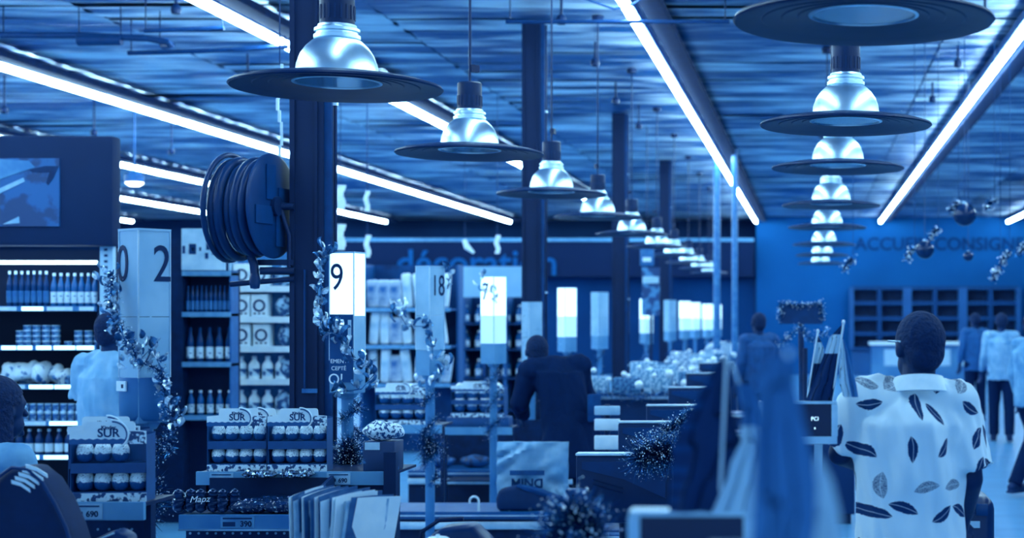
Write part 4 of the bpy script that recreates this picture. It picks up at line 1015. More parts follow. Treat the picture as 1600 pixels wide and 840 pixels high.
def make_register():
    t = thing('cash_register', '-', 'cash register', group='dark cash register screens')
    sh = MB(); sh.prism([(-.19, .0), (.19, .0), (.19, .27), (-.19, .27)], 0, .07).build('screen_shell', mat('register_shell', .09, .4, var=.02), t, bevel=.012)
    MB().b2(-.19, .19, -.004, .072, .268, .276).build('top_edge', M_steel, t)
    MB().prism([(-.165, .245), (.165, .245), (.165, .10), (.0, .175), (-.165, .215)], -.008, .002).build('back_cover', mat('register_cover', .2, .35), t)
    for k in range(2): MB().tube([(-.12, -.006, .175 - k * .018), (-.06, -.006, .155 - k * .018), (.0, -.006, .14 - k * .018)], .003, 5).build('vent_slot', M_black, t)
    MB().tube([(0, .06, .1), (0, .10, -.1), (0, .10, -.27)], .03, 12).build('stand', M_black, t, smooth=50)
    MB().box((0, .08, -.262), (.26, .22, .02)).build('base', M_black, t, bevel=.006)
    return t
reg = make_register()
RG = [(6.05, 955, 708, 'nearest dark register screen with a tinsel bunch'), (7.9, 1008, 658, 'second dark register screen behind the tinsel bunch'), (9.5, 1045, 632, 'third dark register screen from the front'),
      (12.0, 1072, 604, 'fourth dark register screen from the front'), (14.4, 1095, 582, 'fifth dark register screen, small and blurred'), (17.0, 1112, 566, 'sixth dark register screen, farthest one')]
for i, (Y, px, py, lab) in enumerate(RG):
    z = SZ(py, Y) - .276; X = SX(px, Y) + .05; h = z - .272 + .008
    o = reg if i == 0 else dup(reg)
    o['label'] = lab; o.location = (X, Y, z)
    checkout(Y - .12, X - .30, X + .42, 'dark checkout counter under the ' + lab.split(' dark')[0] + ' register screen', h)
o = tinsel('t', [(-.02, 0, .0), (.05, 0, .03), (.10, 0, .01)], 1500, .105, None, 77, .0035).build('tinsel_bunch', M_tin, loc=P(1008, 716, 5.95)); tag(o, 'big round tinsel bunch on the nearest register screen', 'tinsel')
o = tinsel('t', [(0, 0, 0), (.05, 0, .04), (.12, 0, .08), (.18, 0, .13)], 900, .06, None, 78, .0035).build('tinsel_garland', M_tin, loc=P(1028, 682, 7.83)); tag(o, 'tinsel garland slanting up behind the big tinsel bunch', 'tinsel')
t = thing('card_terminal', 'small grey card terminal left of the nearest register screen', 'card terminal', P(902, 772, 6.02))
MB().box((0, 0, 0), (.085, .07, .045)).build('case', mat('terminal', .26, .4), t, bevel=.008); MB().lathe([(0, 0), (.006, 0), (.006, .003), (0, .003)], 10, M=Matrix.Translation((-.01, -.036, .0)) @ Matrix.Rotation(PI / 2, 4, 'X'), cap=False).build('button', M_black, t)
MB().tube([(0, .01, -.02), (0, .01, -.16)], .012).build('stand', M_black, t)
# far lanes: counters with goods
gb = [MB().box((0, 0, .11), (.30, .18, .22)).mesh('goods_carton', m_print('goods%d' % i, a, b, 34, .5), bevel=.006) for i, (a, b) in enumerate([(.5, .92), (.6, .85), (.32, .62)])]
SBALL = MB().ell((0, 0, 0), (.035, .035, .035), 16, 10).mesh('bokeh_ball', mat('bokeh_ball', .97, .25, .3), smooth=80)  # invented pale balls, added as blurred bright spots along the far swags
FY = [15.2, 17.4, 19.6, 21.9, 24.6, 27.4, 30.5]
for i, Y in enumerate(FY):
    x1 = -.95 - .02 * Y * .3; x0 = SX(FARS[min(i, 8)][1], Y) + .25 if i else -2.4
    x0 = min(x0, x1 - .7)
    checkout(Y + .25, x0, x1, ORD[i] + ' blurred far checkout counter behind the seventeen sign', .9)
    r = random.Random(i + 40); n = 4
    for k in range(n):
        o = inst('goods_carton', gb[r.randint(0, 2)], None, (x0 + .2 + (x1 - x0 - .4) * k / (n - 1), Y + .46, .9 - .019 + .0), (0, 0, r.uniform(-.08, .08)), (r.uniform(.75, 1.0), .9, r.uniform(.7, 1.25)))
        tag(o, ORD[k] + ' pale goods carton from the left on the ' + ORD[i] + ' far counter', 'carton', 'goods cartons on the far counters')
    o = tinsel('t', [(x0, .2, .93), ((x0 + x1) / 2, .15, .86), (x1, .2, 1.0)], 420, .10, None, 60 + i, .006).build('tinsel_garland', M_tin, loc=(0, Y, 0)); tag(o, 'tinsel swag along the ' + ORD[i] + ' far checkout counter', 'tinsel', 'tinsel swags on the far counters')
    for k in range(9):
        f = (k + .5) / 9; inst('bokeh_ball', SBALL, o, (x0 + (x1 - x0) * f, .13, .95 + .16 * abs(f - .5) + r.uniform(-.06, .14)), sc=r.uniform(.7, 1.4))
# shopping bag upside down with printed word, dark lunch bag, hooks
YG = 10.5; p = P(833, 778, YG); p.z = .381
t = thing('shopping_bag', 'crumpled pale shopping bag printed upside down, in the centre', 'shopping bag', p)
w, h = .24, SZ(690, YG) - .381; nx, nz_ = 20, 18; vs, fs = [], []
for s_ in (0, 1):
    for j in range(nz_ + 1):
        for i in range(nx + 1):
            x = (i / nx - .5) * 2 * w; z = j / nz_ * h
            n = noise.noise(Vector((x * 9 + z * 4, z * 7, 3 + s_ * 9))) * .05 + abs(noise.noise(Vector((x * 7 - z * 10, z * 6, 8)))) * .075
            d = .06 * (1 - (j / nz_) ** 2) + .012
            d *= 1 - .7 * abs(i / nx - .5) ** 3 * 8
            vs.append((x, (-d - n) if s_ == 0 else (d + n), z))
K = (nx + 1) * (nz_ + 1)
for s_ in (0, 1):
    for j in range(nz_):
        for i in range(nx):
            a = s_ * K + j * (nx + 1) + i; fs.append((a, a + 1, a + nx + 2, a + nx + 1))
for j in range(nz_):
    a = j * (nx + 1); fs.append((a, a + nx + 1, K + a + nx + 1, K + a)); a += nx; fs.append((a, a + nx + 1, K + a + nx + 1, K + a))
for i in range(nx): fs.append((i, i + 1, K + i + 1, K + i)); a = nz_ * (nx + 1) + i; fs.append((a, a + 1, K + a + 1, K + a))
MB().add(vs, fs).build('bag_body', mat('bag_plastic', .68, .3, var=.08, scale=6), t, smooth=60)
MB().box((-.02, -.112, h * .55), (.235, .006, .034)).build('printed_bar', mat('print_blue', .32, .5), t)
o = text('printed_word', 'DNIM', .085, Matrix.Translation((-.02, -.113, h * .40)) @ Matrix.Rotation(PI, 4, 'Y') @ Matrix.Rotation(PI / 2, 4, 'X'), mat('print_dark', .18, .5), t, .002, .003)
t = thing('lunch_bag', 'dark soft bag lying before the upside-down shopping bag', 'bag', P(832, 783, 10.32)); t.location.z = .381
mb = MB(); mb.prism([(-.235, 0), (.22, 0), (.215, .05), (.195, .085), (.02, .145), (-.10, .17), (-.22, .145), (-.24, .08)], -.05, .05); mb.build('bag_body', mat('soft_dark', .10, .6, var=.03), t, bevel=.03, seg=3)
MB().prism([(.0, .125), (.18, .07), (.205, .085), (.02, .15), (-.1, .175), (-.1, .16)], -.058, .052).build('flap', mat('soft_flap', .26, .5), t, bevel=.006)
for i, px in enumerate((741, 789)):
    q = P(px, 782, 10.3); q.z = .38
    pts = [(-.03, 0, .05)] + [(.03 * math.cos(a), 0, .065 + .03 * math.sin(a)) for a in [PI - PI * k / 10 for k in range(11)]] + [(.03, 0, 0)]
    o = MB().tube(pts, .008, 8).build('bag_hook', M_white, loc=q, smooth=60); tag(o, ['left', 'right'][i] + ' white bag hook on the low platform by the shopping bag', 'hook', 'white bag hooks')

# ------------------------------------------------------------------ near counter, leaflets, cap, sports bag
t = checkout(4.75, -1.95, -.62, 'near checkout counter carrying the fanned leaflets', .86)
t = thing('leaflet_holder', 'dark holder under the fanned leaflets', 'holder', (-1.52, 5.0, .856))
MB().b2(-.14, .13, -.10, .12, .0, .012).build('base', M_black, t); MB().b2(-.14, .13, -.10, -.092, .012, .07).build('front_plate', M_black, t)
for x in (-.14, .124): MB().b2(x, x + .006, -.09, .12, .012, .07).build('side_plate', M_black, t)
def leaflet_mesh(seed, m):
    r = random.Random(seed); mb = MB(); nx, nz2 = 8, 6; L, H = .15, r.uniform(.225, .245); vs = []; fs = []
    for s_ in (0, 1):
        for j in range(nz2 + 1):
            for i in range(nx + 1):
                u = i / nx; v = j / nz2
                vs.append((u * L, (.0018 if s_ else 0) + .022 * math.sin(u * 2.4) * v + .012 * v * v, v * H + .028 * u * v))
    K = (nx + 1) * (nz2 + 1)
    for s_ in (0, 1):
        for j in range(nz2):
            for i in range(nx):
                a = s_ * K + j * (nx + 1) + i; fs.append((a, a + 1, a + nx + 2, a + nx + 1))
    for j in range(nz2):
        a = j * (nx + 1); fs.append((a, K + a, K + a + nx + 1, a + nx + 1)); a += nx; fs.append((a, K + a, K + a + nx + 1, a + nx + 1))
    for i in range(nx): a = nz2 * (nx + 1) + i; fs.append((a, a + 1, K + a + 1, K + a)); fs.append((i, i + 1, K + i + 1, K + i))
    mb.add(vs, fs); return mb.mesh('leaflet', m, smooth=40)
lm = [leaflet_mesh(0, M_white), leaflet_mesh(1, mat('leaflet_pale', .75, .4, var=.12, scale=12)), leaflet_mesh(2, mat('leaflet_blue', .40, .4, var=.12, scale=12)), leaflet_mesh(3, mat('leaflet_light', .85, .4, var=.05, scale=12))]
for i in range(24):
    f = i / 23; x = -.150 + f * .165
    o = inst('leaflet', lm[[0, 2, 3, 1, 2, 0][i % 6]], None, (-1.52 + x, 4.915 + .012 * math.sin(i * 1.7), .869), (.0, .03 + .22 * max(0, f - .6) * 2.2, math.radians(58 - 20 * f + 2.5 * math.sin(i * 2.1))))
    tag(o, (ORD[i] if i < 18 else ['nineteenth', 'twentieth', 'sixth last', 'third last', 'second last', 'rightmost'][i - 18]) + ' leaflet from the left in the fanned holder' if i < 20 else ['fourth last', 'third last', 'second last', 'rightmost'][i - 20] + ' leaflet of the fanned holder', 'leaflet', 'fanned leaflets')
t = thing('sun_cap', 'white cap lying on the near counter at the bottom edge', 'cap', (SX(684, 4.95), 4.95, .853))
MB().lathe([(.078, 0), (.08, .03), (.073, .075), (.055, .11), (.03, .128), (0, .132)], 28, cap=False).build('crown', M_white, t, smooth=80)
MB().lathe([(.0, .131), (.008, .131), (.006, .137), (0, .138)], 10, cap=False).build('button', M_white, t)
mb = MB(); mb.ell((0, -.09, .008), (.075, .06, .006), 20, 6); mb.build('peak', M_white, t, smooth=60)
o = MB().prism([(-.16, 0), (.12, 0), (.12, .09), (.06, .15), (-.05, .14), (-.15, .05)], -.06, .06).build('handbag', mat('handbag_dark', .12, .35), loc=(SX(718, 5.15), 5.12, .853), bevel=.02, seg=3); tag(o, 'dark handbag behind the white cap', 'bag')
o2 = MB().box((.0, -.065, .10), (.02, .008, .014)).build('clasp', M_chrome, o)
MB().tube([(-.13 + .0, 0, .05), (-.12, 0, .12), (-.06, 0, .16), (.02, 0, .165)], .008, 6).build('strap', M_black, o, smooth=50)
t = checkout(4.64, -3.1, -2.28, 'counter below the striped sports bag at the left edge', .90)
t = thing('sports_bag', 'dark sports backpack with slanted white stripes, bottom left', 'backpack', (SX(52, 4.85), 4.85, .894))
pr = [(-.13, 0), (.165, 0), (.16, .06), (.135, .14), (.10, .22), (.06, .285), (.01, .325), (-.04, .33), (-.08, .30), (-.11, .24), (-.13, .12)]
MB().prism(pr, -.07, .09).build('body', mat('pack_cloth', .05, .7, var=.02, scale=20), t, bevel=.03, seg=3)
st = MB(); e = [(-.105, .245), (-.085, .30), (-.045, .325), (.0, .325), (.035, .305)]
for k in range(5):
    def lp(px, py): return Vector((SX(px, 4.78) - t.location.x, SZ(py, 4.78) - t.location.z))
    a0 = lp(19 + 5.6 * k, 752 - 6 * k); a1 = lp(48 + 6.6 * k, 766 - 5.8 * k)
    mid = (a0 + a1) / 2 + Vector((0, .006)); wv_ = Vector((-.001, .0058))
    MB().prism([tuple(a0 - wv_), tuple(mid - wv_), tuple(a1 - wv_), tuple(a1 + wv_), tuple(mid + wv_), tuple(a0 + wv_)], -.0755, -.07).build('stripe', M_white, t)
MB().tube([(-.12, -.073, .0), (-.118, -.076, .12), (-.10, -.076, .235), (-.07, -.074, .30), (-.03, -.072, .328), (.02, -.072, .322), (.065, -.074, .282), (.105, -.074, .215), (.14, -.074, .14), (.162, -.074, .06)], .006, 8).build('piping', mat('piping', .16, .5), t, smooth=60)
o = MB().prism([(-.09, 0), (.12, 0), (.10, .10), (.06, .12), (-.07, .06)], -.04, .04).build('purse', mat('purse', .14, .35), loc=(SX(165, 4.95), 4.92, .894), bevel=.012); tag(o, 'small dark purse right of the striped sports bag', 'bag')
MB().tube([(-.06, -.042, .06), (.06, -.042, .11)], .003, 6).build('zip', M_steel, o)

# ------------------------------------------------------------------ displays and flags
def display(label, loc, w=.26, h=.13, z_floor=0, words=None):
    t = thing('customer_display', label, 'display', loc, group='customer displays with silver frames')
    MB().box((0, 0, 0), (w, .05, h)).build('case', M_black, t, bevel=.006)
    fr = MB(); fr.b2(-w / 2, w / 2, -.032, -.025, -h / 2 - .004, -h / 2 + .02); fr.b2(w / 2 - .018, w / 2 + .002, -.033, -.024, -h / 2 + .0205, h / 2 - .005); fr.b2(-w / 2 - .002, -w / 2 + .018, -.033, -.024, -h / 2 + .0205, h / 2 - .005); fr.b2(-w / 2, w / 2, -.03, .025, h / 2 - .004, h / 2 + .004)
    fr.build('frame', mat('display_frame', .80, .35, .3), t)
    sc = MB().b2(-w / 2 + .018, w / 2 - .018, -.0285, -.026, -h / 2 + .02, h / 2 - .006).build('screen', mat('screen_off', .03, .15, var=.01), t)
    if words:
        text('screen_word', words, .017, face_cam((w * .22, -.0295, .012)), emis('screen_glow', (.5, .85, 1), 1.5), sc, .0004)
        MB().box((w * .22, -.0292, -.018), (.004, .001, .005)).build('screen_dot', emis('screen_glow', (.5, .85, 1), 1.5), sc)
    MB().tube([(0, .02, -h / 2), (0, .02, -loc[2] + .03)], .022, 14).build('pole', M_black, t, smooth=50)
    MB().lathe([(0, -loc[2]), (.14, -loc[2]), (.14, -loc[2] + .015), (.03, -loc[2] + .04)], 24).build('foot', M_black, t, smooth=40)
    return t
YN = 4.95
display('customer display with two small flags, left of the feather shirt', P(1246, 659, YN), .255, .128, words='PCI')
display('blurred foreground customer display at the bottom edge', P(1083, 838, 2.6), .21, .085)
t = thing('side_monitor', 'small silver-edged monitor below the flagged display', 'monitor', P(1240, 722, 5.2))
MB().box((0, 0, 0), (.19, .03, .12)).build('case', M_black, t, bevel=.006); MB().b2(.07, .098, -.022, -.016, -.062, .062).build('frame_edge', M_pale, t); MB().b2(-.09, .098, -.022, -.016, -.062, -.045).build('frame_edge', M_pale, t)
MB().tube([(-.02, .03, -.04), (-.02, .03, -t.location.z + .01)], .02).build('pole', M_black, t)
def cloth(rows, Y, amp, mats, split, th=.002, seed=0):
    """rows: (pixel x left, pixel x right, pixel y); split(u, v) gives the material slot"""
    mb = MB(); nu = 14; R = []
    for a, b in zip(rows, rows[1:]):
        for k in range(4): R.append(tuple(a[i] + (b[i] - a[i]) * k / 4 for i in range(3)))
    R.append(rows[-1]); n = len(R)
    def pt(i, j, off):
        u = i / nu; xl, xr, y = R[j]; v = j / (n - 1)
        q = P(xl + (xr - xl) * u, y, Y); q.y += amp * math.sin(u * 9 + seed + v * 1.5) * (.25 + v) + off; return q
    for j in range(n - 1):
        for i in range(nu):
            mb.cur = split((i + .5) / nu, (j + .5) / (n - 1))
            mb.add([pt(i, j, 0), pt(i + 1, j, 0), pt(i + 1, j + 1, 0), pt(i, j + 1, 0)], [(0, 1, 2, 3)])
            mb.add([pt(i, j, th), pt(i + 1, j, th), pt(i + 1, j + 1, th), pt(i, j + 1, th)], [(0, 3, 2, 1)])
    me = mb.mesh('cloth', mats); bm = bmesh.new(); bm.from_mesh(me); bmesh.ops.remove_doubles(bm, verts=bm.verts, dist=1e-5); bm.to_mesh(me); bm.free(); me.shade_smooth()
    return me
FD = mat('flag_dark', .12, .7, var=.015); FW = mat('flag_white', .86, .7, var=.02); FM = mat('flag_mid', .50, .7, var=.02)
def flag(label, base_y_px, stick, pieces, Y, rad, back=-.004):
    a, b = P(stick[0][0], stick[0][1], Y), P(stick[1][0], stick[1][1], Y)
    t = thing('table_flag', label, 'flag', b, group='small striped table flags')
    MB().tube([a - b + Vector((0, rad * 1.2 + back, 0)), (0, rad * 1.2 + back, 0)], rad, 8).build('stick', M_white, t, smooth=50)
    MB().ell(a - b, (rad * 1.6, rad * 1.6, rad * 2.2), 10, 8).build('finial', M_white, t, smooth=80)
    for k, (rows, amp, mats, split) in enumerate(pieces):
        o = inst('cloth', cloth(rows, Y, amp, mats, split, seed=k * 2.1), t); o.location = -b
    return t
flag('right table flag on the display beside the feather shirt', 627, ((1318, 503), (1300, 626)), [
    ([(1314, 1317, 508), (1296, 1313, 527), (1288, 1311, 552), (1275, 1307, 585), (1268, 1304, 604), (1258, 1300, 626)], .006, [FD, FW], lambda u, v: 1 if .17 < v < .38 or v > .985 else 0),
    ([(1314, 1319, 530), (1313, 1325, 548), (1311, 1332, 575), (1312, 1338, 600), (1318, 1341, 620)], .006, [FW, FM], lambda u, v: 0 if u < .55 else 1)], 4.94, .0035)
flag('left table flag on the display, half folded', 627, ((1278, 517), (1261, 626)), [
    ([(1275, 1279, 524), (1272, 1288, 545), (1268, 1284, 575), (1262, 1279, 600), (1263, 1294, 625)], .006, [FD, FW], lambda u, v: 1 if .15 < v < .45 or v > .8 else 0)], 4.97, .0032)
flag('blurred dark foreground table flag with a white stripe', 800, ((1136, 541), (1124, 800)), [
    ([(1128, 1137, 556), (1098, 1140, 605), (1072, 1146, 650), (1052, 1160, 695), (1048, 1140, 740), (1046, 1125, 770), (1045, 1112, 800)], .005, [FD, mat('flag_dark_stripe', .24, .7)], lambda u, v: 1 if u < .3 and (int(v * 16) % 2 == 0) else 0),
    ([(1150, 1176, 600), (1160, 1184, 640), (1156, 1190, 690), (1142, 1192, 720), (1130, 1190, 760), (1112, 1186, 800)], .006, [FW, FM], lambda u, v: 1 if v < .28 else 0)], 2.56, .003)
o = bpy.data.objects['table_flag.002']
MB().tube([P(1143, 566, 2.58) - o.location, P(1188, 692, 2.58) - o.location], .003, 8).build('crossed_stick', M_pale, o)
flag('heavily blurred plain blue foreground flag, nearest to the camera', 860, ((1232, 552), (1215, 900)), [
    ([(1200, 1240, 556), (1184, 1244, 600), (1180, 1256, 660), (1178, 1272, 720), (1176, 1282, 780), (1172, 1288, 860), (1170, 1292, 900)], .0006, [FM, FM], lambda u, v: 0),
    ([(1274, 1282, 715), (1276, 1300, 750), (1274, 1312, 800), (1272, 1318, 860), (1270, 1320, 900)], .003, [FW, FW], lambda u, v: 0)], 1.55, .002, .008)
o = display('display post right below the nearest blurred flag', (SX(1225, 1.58), 1.6, SZ(925, 1.55)), .16, .07)
# rounded dark gate units by the feather shirt
def gate(label, px0, px1, py, Y, d):
    x0, x1 = SX(px0, Y), SX(px1, Y); z = SZ(py, Y)
    t = thing('gate_unit', label, 'gate unit', (0, Y, 0), group='rounded dark gate units')
    MB().b2(x0, x1, 0, d, 0, z).build('housing', mat('gate_dark', .09, .3, var=.02), t, bevel=.05, seg=4)
    MB().b2(x0 + .01, x1 - .06, -.006, .0, z - .115, z - .09).build('pale_stripe', M_pale, t)
    MB().b2(x1 - .075, x1 - .03, -.006, .002, z - .07, z - .025).build('window', mat('gate_window', .22, .2), t, bevel=.002)
gate('large rounded dark gate unit right of the feather shirt', 1440, 1556, 776, 5.75, .3)
gate('smaller rounded dark gate unit behind the feather shirt', 1470, 1528, 738, 6.9, .3)
# tinsel-trimmed sign board far behind the flags
t = thing('trimmed_board', 'dark sign board edged with tinsel above the small flags', 'sign board', (SX(1252, 13), 13, 0))
bz = SZ(490, 13); MB().box((0, 0, bz), (.36, .04, .17)).build('board', mat('board_dark', .14, .5), t)
tinsel('t', [(-.18, -.03, bz - .06), (-.17, -.03, bz + .09), (0, -.03, bz + .07), (.17, -.03, bz + .09), (.18, -.03, bz - .06)], 420, .045, None, 91, .006).build('tinsel_edge', M_tin, t)
MB().tube([(0, .04, 0), (0, .04, bz)], .025).build('pole', M_dark, t); MB().box((0, .02, .02), (.4, .3, .04)).build('base', M_dark, t)
o = tinsel('t', [(-.2, 0, 0), (-.05, 0, .16), (.05, 0, .04), (.2, 0, .14)], 260, .06, None, 92, .006).build('tinsel_garland', M_tin, loc=P(1258, 540, 12.6)); tag(o, 'zigzag tinsel garland below the trimmed sign board', 'tinsel')
MB().tube([(0, .1, -.02), (0, .1, -o.location.z + .0)], .02).build('stand', M_dark, o)
checkout(12.4, -.35, .35, 'dark counter below the tinsel-trimmed sign board', .95)
# foreground tinsel near the bottom centre
o = tinsel('t', [(-.06, 0, -.04), (0, 0, .02), (.05, 0, -.03)], 800, .10, None, 95, .004).build('tinsel_bunch', M_tin, loc=P(900, 815, 3.7)); tag(o, 'blurred tinsel bunch at the bottom centre', 'tinsel')
MB().tube([(0, 0, -.02), (0, 0, -o.location.z)], .025, 12).build('post', M_pole, o)

# ------------------------------------------------------------------ people
def person(name, label, loc, rz, clothes, J=None, skin=.10, hair=.03, hairkind='short', voxel=.0085, headturn=0, scale=1.0, apron=None):
    j = dict(pel=(0, 0, .94), che=(0, 0, 1.27), nek=(0, 0, 1.44), hed=(0, .015, 1.59), shL=(-.168, 0, 1.40), shR=(.168, 0, 1.40), elL=(-.235, -.01, 1.13), elR=(.235, -.01, 1.13), wrL=(-.245, .06, .88), wrR=(.245, .06, .88),
             hiL=(-.088, 0, .90), hiR=(.088, 0, .90), knL=(-.10, .015, .49), knR=(.10, .015, .49), anL=(-.10, -.02, .085), anR=(.10, -.02, .085))
    j.update(J or {}); j = {k: Vector(v) for k, v in j.items()}
    def orient(a, b):
        d = (b - a).normalized(); return Vector((0, 0, 1)).rotation_difference(d).to_matrix().to_4x4()
    Rt = orient(j['pel'], j['che']); wai = j['pel'].lerp(j['che'], .5)
    mb = MB()
    mb.ell(j['pel'], (.155, .105, .13), M=Rt); mb.ell(wai, (.135, .095, .17), M=Rt); mb.ell(j['che'], (.165, .108, .18), M=Rt)
    mb.cap(j['shL'], j['shR'], .056, .056); mb.cap(j['nek'] - Vector((0, 0, .05)), j['hed'] - Vector((0, 0, .05)), .060, .056)
    for s in 'LR':
        sg = -1 if s == 'L' else 1
        mb.cap(j['sh' + s], j['el' + s], .052, .042); mb.cap(j['el' + s], j['wr' + s], .042, .027)
        mb.cap(j['hi' + s], j['kn' + s], .085, .056); mb.cap(j['kn' + s], j['an' + s], .056, .036)
        an = j['an' + s]; mb.cap(an + Vector((0, -.03, -.045)), an + Vector((sg * .015, .15, -.055)), .034, .026)
        # hand
        w = j['wr' + s]; d = (w - j['el' + s]).normalized(); lat = d.cross(Vector((sg * -1.0, .25, .2))).normalized(); nr = d.cross(lat).normalized()
        q = Vector((0, 0, 1)).rotation_difference(d)
        mb.cap(w + lat * .012, w + d * .075 + lat * .018, .020, .019); mb.cap(w - lat * .012, w + d * .075 - lat * .018, .020, .019); mb.cap(w, w + d * .08, .021, .02)
        for k, (o_, L_) in enumerate([(-.031, .058), (-.0105, .07), (.0105, .076), (.031, .066)]):
            b0 = w + d * .08 + lat * o_; b1 = b0 + (d + nr * .25) * L_ * .5; b2_ = b1 + (d + nr * .9).normalized() * L_ * .5
            mb.cap(b0, b1, .0098, .0092, 8); mb.cap(b1, b2_, .0092, .008, 8)
        b0 = w + d * .03 + lat * .03; b1 = b0 + (d * .6 + lat * .7 + nr * .2).normalized() * .04; mb.cap(b0, b1, .0115, .0105, 8); mb.cap(b1, b1 + (d * .9 + lat * .2 + nr * .4).normalized() * .035, .0105, .009, 8)
    # head
    H = j['hed']; Rh = Matrix.Rotation(headturn, 4, 'Z')
    def hp(x, y, z): return H + (Rh @ Vector((x, y, z)))
    mb.ell(H + Vector((0, 0, .02)), (.078, .098, .098), 20, 14, M=Rh); mb.ell(hp(0, .035, -.055), (.058, .062, .062), M=Rh); mb.ell(hp(0, -.03, -.01), (.068, .068, .08), M=Rh)
    mb.cap(hp(0, .098, .005), hp(0, .112, -.022), .009, .014, 10); mb.ell(hp(0, .092, -.062), (.026, .012, .010), M=Rh); mb.ell(hp(0, .088, -.095), (.024, .018, .016), M=Rh)
    for sg in (-1, 1): mb.ell(hp(sg * .079, -.005, -.005), (.012, .02, .032), 10, 8, M=Rh); mb.cap(hp(sg * .02, .092, .028), hp(sg * .045, .084, .026), .007, .006, 8)
    me = remesh(mb, voxel, 3); me.materials.clear(); me.materials.append(mat('skin_%d' % int(skin * 100), skin, .55, var=.015, scale=8))
    body = inst(name, me, None, loc, (0, 0, rz), scale); tag(body, label, 'person')
    for sg in (-1, 1):
        e = MB(); e.ell(hp(sg * .032, .083, .010), (.012, .010, .009), 12, 8); e.build('eye', mat('eye', .8, .3), body, smooth=80)
    hm = mat('hair_%d_%s' % (int(hair * 100), hairkind), hair, .8, var=.03, scale=60, bump=.6)
    hb = MB()
    if hairkind == 'short': hb.ell(hp(0, -.012, .030), (.082, .098, .096), 24, 16, M=Rh); hb.ell(hp(0, -.045, -.01), (.070, .058, .075), 20, 12, M=Rh)
    else:
        hb.ell(hp(0, -.02, .035), (.096, .112, .105), 24, 16, M=Rh); hb.ell(hp(0, -.06, -.03), (.095, .085, .12), 20, 14, M=Rh)
        for k in range(26):
            a = PI * .95 + PI * 1.1 * k / 25; hb.cap(hp(.082 * math.cos(a), .07 * math.sin(a) - .02, .02), hp(.10 * math.cos(a), .09 * math.sin(a) - .03, -.16), .016, .011, 6)
    hme = remesh(hb, .007, 1); hme.materials.clear(); hme.materials.append(hm)
    # cut the face free: drop hair in front of the hairline
    bm = bmesh.new(); bm.from_mesh(hme); inv = Rh.inverted()
    dl = [v for v in bm.verts if (lambda q: q.y > .045 and q.z < .055 + .3 * (q.y - .045) or (abs(q.x) > .06 and q.y > -.0 and q.z < .02))(inv @ (v.co - H))]
    bmesh.ops.delete(bm, geom=dl, context='VERTS'); bm.to_mesh(hme); bm.free()
    inst('hair', hme, body)
    # clothes
    for c in clothes:
        k = c['kind']; cb = MB(); inf = c.get('inf', .018)
        if k == 'shirt':
            hem = c.get('hem', .80); a = j['pel'].lerp(j['che'], (hem - .94) / .33); Rm = Rt
            lv = [(a, .165 + inf, .112 + inf), (j['pel'].lerp(j['che'], .35), .150 + inf, .108 + inf), (wai.lerp(j['che'], .6), .160 + inf, .112 + inf), (j['che'] + (j['che'] - j['pel']).normalized() * .06, .172 + inf, .112 + inf), (j['nek'] - Vector((0, 0, .040)), .142, .098), (j['nek'] + Vector((0, 0, .018)), .074, .066)]
            vs, fs = [], []; n = 28
            for (cc, rx, ry) in lv:
                for q in range(n):
                    an = 2 * PI * q / n; vs.append(cc + Rm.to_3x3() @ Vector((rx * math.cos(an), ry * math.sin(an), 0)))
            for i in range(len(lv) - 1):
                for q in range(n): fs.append((i * n + q, i * n + (q + 1) % n, (i + 1) * n + (q + 1) % n, (i + 1) * n + q))
            fs.append(tuple(range(n - 1, -1, -1))); fs.append(tuple((len(lv) - 1) * n + q for q in range(n))); cb.add(vs, fs)
            cb.cap(j['shL'], j['shR'], .080, .080)
            cb.ell(j['che'], (.172 + inf, .115 + inf, .15), M=Rt)
            for s in 'LR':
                sh, el, wr = j['sh' + s], j['el' + s], j['wr' + s]; f = c.get('sleeve', .7); w0 = c.get('sw', .070)
                cb.ell(sh, (.078, .082, .074))
                if f <= 1: e2 = sh.lerp(el, f); cb.tube([sh, sh.lerp(e2, .5), e2], [w0 - .004, w0, w0 + .008], 16)
                else:
                    e2 = el.lerp(wr, f - 1); cb.cap(sh, el, w0 - .002, .056); cb.tube([el, el.lerp(e2, .5), e2], [.056, .05, .042], 16)
        elif k == 'trousers':
            cb.ell(j['pel'] - Vector((0, 0, .02)), (.155 + inf, .108 + inf, .13))
            for s in 'LR':
                kn, an = j['kn' + s], j['an' + s]; cb.cap(j['hi' + s], kn, .088 + inf, .062 + inf); cb.tube([kn, kn.lerp(an, .5), an + Vector((0, 0, -.01))], [.060 + inf, .054 + inf, .050 + inf], 16)
        elif k == 'coat':
            a = j['pel']; lv = [(a - Vector((0, 0, .42)), .26, .19), (a - Vector((0, 0, .1)), .21, .15), (wai, .18, .135), (j['che'] + Vector((0, 0, .06)), .20, .14), (j['nek'] - Vector((0, 0, .03)), .14, .10), (j['nek'] + Vector((0, 0, .04)), .085, .08)]
            vs, fs = [], []; n = 28
            for (cc, rx, ry) in lv:
                for q in range(n):
                    an = 2 * PI * q / n; vs.append(cc + Vector((rx * math.cos(an), ry * math.sin(an), 0)))
            for i in range(len(lv) - 1):
                for q in range(n): fs.append((i * n + q, i * n + (q + 1) % n, (i + 1) * n + (q + 1) % n, (i + 1) * n + q))
            fs.append(tuple(range(n - 1, -1, -1))); fs.append(tuple((len(lv) - 1) * n + q for q in range(n))); cb.add(vs, fs)
            cb.cap(j['shL'], j['shR'], .095, .095); cb.ell(j['che'], (.19, .135, .17), M=Rt)
            for s in 'LR': cb.cap(j['sh' + s], j['el' + s], .085, .07); cb.tube([j['el' + s], j['wr' + s]], [.07, .055], 16)
        elif k == 'shoes':
